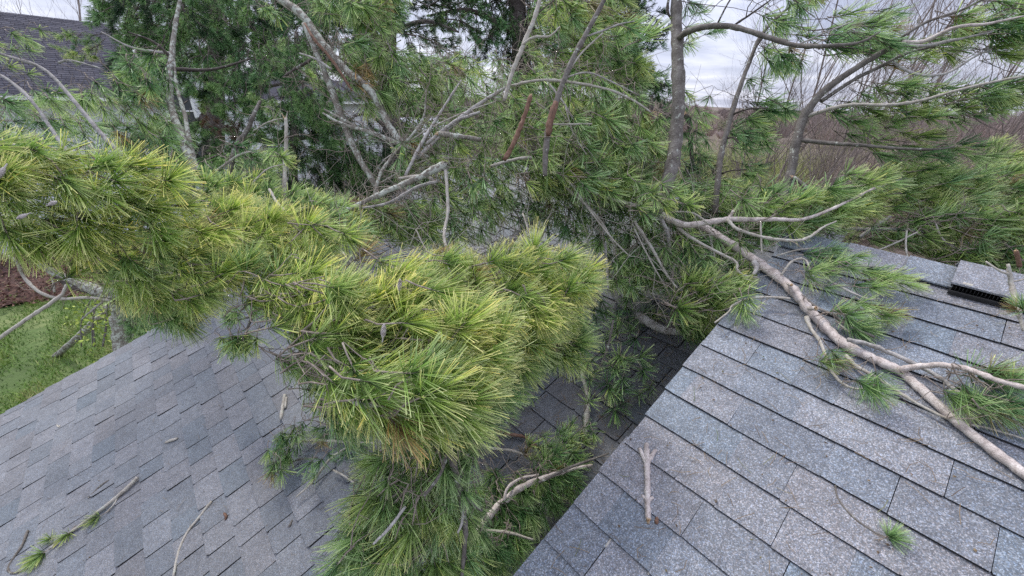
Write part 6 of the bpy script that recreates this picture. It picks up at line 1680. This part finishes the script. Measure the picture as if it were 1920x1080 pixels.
stick('stick', 'short pinkish stick with little forks at its top end, lying on the upper roof', [(1213, 842, 11), (1213, 870, 13), (1214, 900, 12), (1214, 935, 12), (1216, 974, 13)], dA, .0, M_BARK_PINK, 1,
      [[(1212, 868, 10), (1205, 854, 9, .004), (1199, 840, 7, .006)], [(1214, 868, 11), (1222, 855, 9, .004), (1230, 843, 7, .006)], [(1213, 938, 9), (1204, 929, 6, .004)], [(1215, 940, 9), (1225, 932, 6, .004)], [(1212, 850, 11), (1212, 832, 9, .003)]])
stick('stick', 'tiny brown bud scale beside the foot of the pinkish stick', [(1236, 958, 4), (1233, 968, 6), (1231, 978, 9), (1230, 982, 5)], dA, .0, M_BARK_RED)
stick('pine_sprig', 'thin curved twig with one green tuft lying on the lower right of the upper roof', [(1566, 910, 4), (1572, 935, 4), (1600, 970, 5), (1635, 995, 5), (1660, 1008, 5)], dA, .003, M_BARK_MID,
      leaf=[(1660, 1008, 1, .0, 1, .52), (1661, 1008, .9, .5, 1, .48), (1660, 1006, .9, -.35, 1, .48)])
stick('stick', 'dark bent scrap of bark on the upper roof left of the main branch end', [(1697, 873, 5), (1703, 884, 6), (1708, 890, 8), (1712, 886, 4)], dA, .0, M_BARK_RED)
stick('stick', 'small reddish scrap near the lower right edge of the upper roof', [(1808, 946, 4), (1820, 949, 5), (1830, 952, 4)], dA, .0, M_BARK_RED)
stick('stick', 'curled pale twig loop at the bottom of the upper roof', [(1216, 1078, 4), (1218, 1065, 4), (1228, 1060, 4), (1240, 1066, 3)], dA, .0, M_BARK_PALE)
stick('stick', 'short straw coloured splinter on the upper roof left of the fallen stick', [(1134, 1026, 4), (1140, 1018, 5), (1146, 1010, 4)], dA, .0, M_BARK_PALE)
stick('pine_sprig', 'long pale twig with three green tufts on the lower left roof', [(258, 895, 8), (235, 918, 9), (200, 947, 8), (150, 985, 7), (118, 1008, 6), (92, 1030, 5)], dB, .01, M_BARK_PALE, None,
      [[(222, 928, 5), (214, 945, 4), (198, 962, 3)]], leaf=[(192, 965, -.4, .9, 2, .7), (132, 996, .2, .95, 2, .75), (88, 1032, -.1, .95, 4, .85), (100, 1010, -.7, .3, 2, .6)], kinds=('fan', 'brush'), mats=('green', 'olive'))
stick('stick', 'dark grey bent twig at the bottom left corner of the lower roof', [(52, 995, 6), (40, 1025, 6), (16, 1062, 5), (25, 1075, 5), (60, 1062, 4)], dB, .005, M_BARK_MID)
stick('stick', 'slender pale twig with a small fork at the bottom of the lower left roof', [(397, 940, 6), (375, 968, 6), (350, 1000, 6), (335, 1035, 6), (325, 1082, 6)], dB, .003, M_BARK_PALE, None, [[(328, 1062, 5), (343, 1050, 4), (346, 1048, 3)]])
stick('stick', 'white curled bark chip in the middle of the lower left roof', [(310, 830, 4), (320, 826, 7), (333, 822, 5)], dB, .002, M_BARK_PALE)
stick('stick', 'pale upright broken stick lying below the hanging sprig edge', [(534, 740, 6), (530, 762, 7), (527, 786, 7)], dB, .004, M_BARK_PALE, None, [[(537, 745, 4), (535, 765, 5)]])
stick('stick', 'brown sliver on the lower left roof above the long twig', [(204, 900, 4), (188, 912, 6), (165, 934, 4)], dB, .001, M_BARK_MID)
stick('stick', 'small brown cone scale on the lower roof near the bottom', [(420, 962, 4), (424, 968, 7), (423, 975, 4)], dB, .001, M_BARK_RED)
stick('stick', 'tiny pale chip near the bottom centre of the lower roof', [(548, 975, 3), (544, 984, 6), (541, 988, 4)], dB, .001, M_BARK_MID)
stick('stick', 'small white splinter on the far part of the lower left roof', [(107, 797, 3), (110, 801, 4), (112, 798, 3)], dB, .001, M_BARK_PALE)
stick('stick', 'pale mottled stick hanging down into the valley among the star tufts', [(1088, 650, 5), (1090, 690, 7), (1098, 725, 9), (1103, 750, 9), (1100, 785, 10), (1096, 820, 10)], lambda x, y, l=0: dB(x, y, l + .10 * max(0, (810 - y) / 160)), .01, M_BARK_PALE, 1)

# loose fallen needles and granule dust, too many to count
n = 1500
Vn = []
for k in range(n):
    if k < 260: u, v, h_ = rng.uniform(-.1, 1.95), rng.uniform(-.4, .46), HA
    elif k < 950: u, v, h_ = rng.normal(1.0, .6), .5 + abs(rng.normal(0, .75)), HB
    else: u, v, h_ = rng.uniform(-2.2, 1.8), rng.uniform(.6, 4.2), HB
    if h_ == HB and u < -.4 and rng.random() < .65: continue
    p = roofpt(u, v, h_, .0145); a = rng.uniform(0, PI); d = HV * math.cos(a) + UV * math.sin(a); s_ = np.cross(NV, d)
    l = rng.uniform(.012, .034); w = .0008; m_ = s_ * rng.normal(0, .006) + NV * .002
    Vn += [p - d * l - s_ * w, p - d * l + s_ * w, p + m_ + s_ * w, p + m_ - s_ * w, p + d * l + s_ * w, p + d * l - s_ * w]
i = np.arange(len(Vn) // 6)[:, None] * 6
M_FALL = leaf_attr_mat('fallen_needles', [(0, (0.08, 0.05, 0.03)), (0.5, (0.17, 0.12, 0.07)), (0.85, (0.22, 0.16, 0.09)), (1, (0.10, 0.14, 0.05))])
obj('fallen_needles', mesh_np('fallen_needles', Vn, [i + np.array([0, 1, 2, 3]), i + np.array([3, 2, 4, 5])], [M_FALL], None, True, {'r': np.repeat(rng.random(len(Vn) // 6), 6)}),
    None, None, kind='stuff', label='loose brown and green pine needles scattered over both roofs', category='needles')

V = []
for k in range(420):                           # crumbs of bark and bud scales shed by the limbs
    if k < 260: u, v, h_ = rng.uniform(-.1, 1.95), rng.uniform(-.45, .46), HA
    else: u, v, h_ = rng.uniform(-1.8, 1.8), rng.uniform(.6, 3.4), HB
    p = roofpt(u, v, h_, .0145); a = rng.uniform(0, 2 * PI); d = HV * math.cos(a) + UV * math.sin(a); s_ = np.cross(NV, d); l = rng.uniform(.0015, .006); w = l * rng.uniform(.3, .8)
    V += [p - d * l, p + s_ * w, p + d * l, p - s_ * w, p + NV * l * .6]
i_ = np.arange(len(V) // 5)[:, None] * 5
obj('bark_crumbs', mesh_np('bark_crumbs', V, [np.vstack([i_ + np.array(q) for q in ([0, 1, 4], [1, 2, 4], [2, 3, 4], [3, 0, 4])])], [M_FALL], None, False, {'r': np.repeat(rng.random(len(V) // 5), 5)}),
    None, None, kind='stuff', label='tiny crumbs of bark and bud scales scattered over the roofs', category='litter')

# ------------------------------------------------------------------ lawn side: lichen trunk, log, pale dead branches
L = Limb('leaning_trunk', 'thick lichen covered trunk bending up from behind the lower roof edge at left', 'tree trunk', at(240, 700, 6.2))
L.branch([(246, 700, 6.2, 38), (232, 645, 6.2, 37), (226, 610, 6.15, 36), (228, 580, 6.1, 36), (215, 555, 6.0, 34), (180, 545, 5.9, 26), (120, 520, 5.8, 18), (70, 495, 5.6, 12)], M_BARK_LICH, .06, 14, name='trunk')
L.branch([(230, 575, 6.1, 26), (262, 545, 6.1, 24), (300, 520, 6.2, 18), (360, 500, 6.2, 12)], M_BARK_LICH, .06, 12)
L.branch([(228, 570, 6.0, 16), (180, 548, 5.9, 15), (130, 535, 5.8, 13), (90, 500, 5.7, 10), (60, 455, 5.5, 8)], M_BARK_DARK, .06, 10)
L.branch([(212, 565, 5.9, 6), (170, 558, 5.8, 7), (115, 560, 5.7, 8), (75, 548, 5.6, 8), (45, 520, 5.6, 7), (30, 490, 5.5, 6), (8, 475, 5.5, 4)], M_BARK_PALE, .06, 8)
L.branch([(102, 548, 5.7, 5), (100, 530, 5.7, 5), (96, 520, 5.7, 4)], M_BARK_PALE, .06, 6)
L.branch([(200, 560, 5.9, 5), (175, 580, 5.8, 5), (152, 600, 5.8, 3)], M_BARK_GREY, .06, 6)
L.foliage([(240, 560), (330, 540), (360, 590), (330, 640), (260, 640)], [(290, 590, 5.8, .3, .6)], 26, ['spray'], ['deep', 'green'], .7, .6, .05)
L.bare_twigs(51, .5, .005)
L.done()

L = Limb('log_branch', 'dark mottled cut branch slanting down to the lawn left of the lichen trunk', 'branch', at(95, 675, 8.2))
L.branch([(92, 678, 8.2, 11), (120, 655, 8.0, 15), (155, 625, 7.7, 16), (195, 588, 7.4, 18), (205, 575, 7.3, 14)], M_BARK_LICH, .07, 11, cut=0)
L.branch([(122, 655, 8.0, 4), (112, 662, 8.0, 3)], M_BARK_PALE, .05, 6)
L.done()
L = Limb('dead_branch', 'smooth pale dead branch crossing the lawn to the left edge', 'branch', at(125, 535, 5.2))
L.branch([(124, 534, 5.2, 5), (116, 552, 5.2, 8), (90, 572, 5.1, 9), (60, 592, 5.0, 9), (30, 612, 4.9, 9), (-10, 640, 4.8, 9)], M_BARK_PALE, .05, 8)
L.done()
p_ = at(190, 600, 7.0)
L = Limb('leafy_shoot', 'bright yellow green leafy shoots around the lichen trunk', 'shrub', p_)
bb_ = Bag()
for k in range(420):
    c_ = at(rng.normal(183, 26), rng.normal(592, 32), 7.0 + rng.normal(0, .3)); d1 = rng.normal(0, 1, 3); d1 /= np.linalg.norm(d1); d2 = np.cross(d1, rng.normal(0, 1, 3)); d2 /= np.linalg.norm(d2)
    s_ = rng.uniform(.02, .045); bb_.add([c_ - d1 * s_, c_ + d2 * s_ * .5, c_ + d1 * s_, c_ - d2 * s_ * .5], [[0, 1, 2, 3]], None, 0, rng.random())
M_LEAF = leaf_attr_mat('spring_leaf', [(0, (0.16, 0.24, 0.03)), (0.6, (0.34, 0.44, 0.06)), (1, (0.5, 0.56, 0.12))])
obj('leaves', bb_.mesh('leaves', [M_LEAF], False, attr='r', origin=p_), L.root, kind='stuff')
for k in range(6):
    x_ = rng.normal(183, 20); L.branch([(x_, 650, 7.0, 3), (x_ + rng.normal(0, 8), 600, 7.0, 3), (x_ + rng.normal(0, 14), 555, 7.0, 2)], M_BARK_MID, .05, 5, name='stem')
L.done()

# small sprig on the lower roof near its far corner
L = Limb('pine_sprig', 'small drooping sprig hanging over the lower roof from the golden bough', 'branch', at(480, 570, 2.6), G6)
L.branch([(490, 560, 2.6, 6), (475, 590, 2.6, 6), (460, 625, 2.6, 5), (450, 650, 2.6, 4)], M_BARK_MID, .05, 7)
L.branch([(475, 592, 2.6, 4), (445, 600, 2.6, 4), (420, 598, 2.6, 3)], M_BARK_MID, .05, 6)
L.foliage([(415, 640), (470, 635), (480, 655), (430, 670)], [(445, 650, 2.6, .3, .8)], 13, ['fan', 'brush'], ['green', 'olive'], 1.15, .5, .03)
L.foliage([(415, 580), (450, 585), (445, 610), (420, 605)], [(430, 592, 2.6, -.2, .6)], 6, ['fan'], ['deep', 'green'], .9, .5, .03)
L.foliage([(470, 570), (520, 575), (500, 600), (475, 600)], [(490, 582, 2.5, .5, .6)], 6, ['fan'], ['green'], 1.0, .5, .03)
L.done()
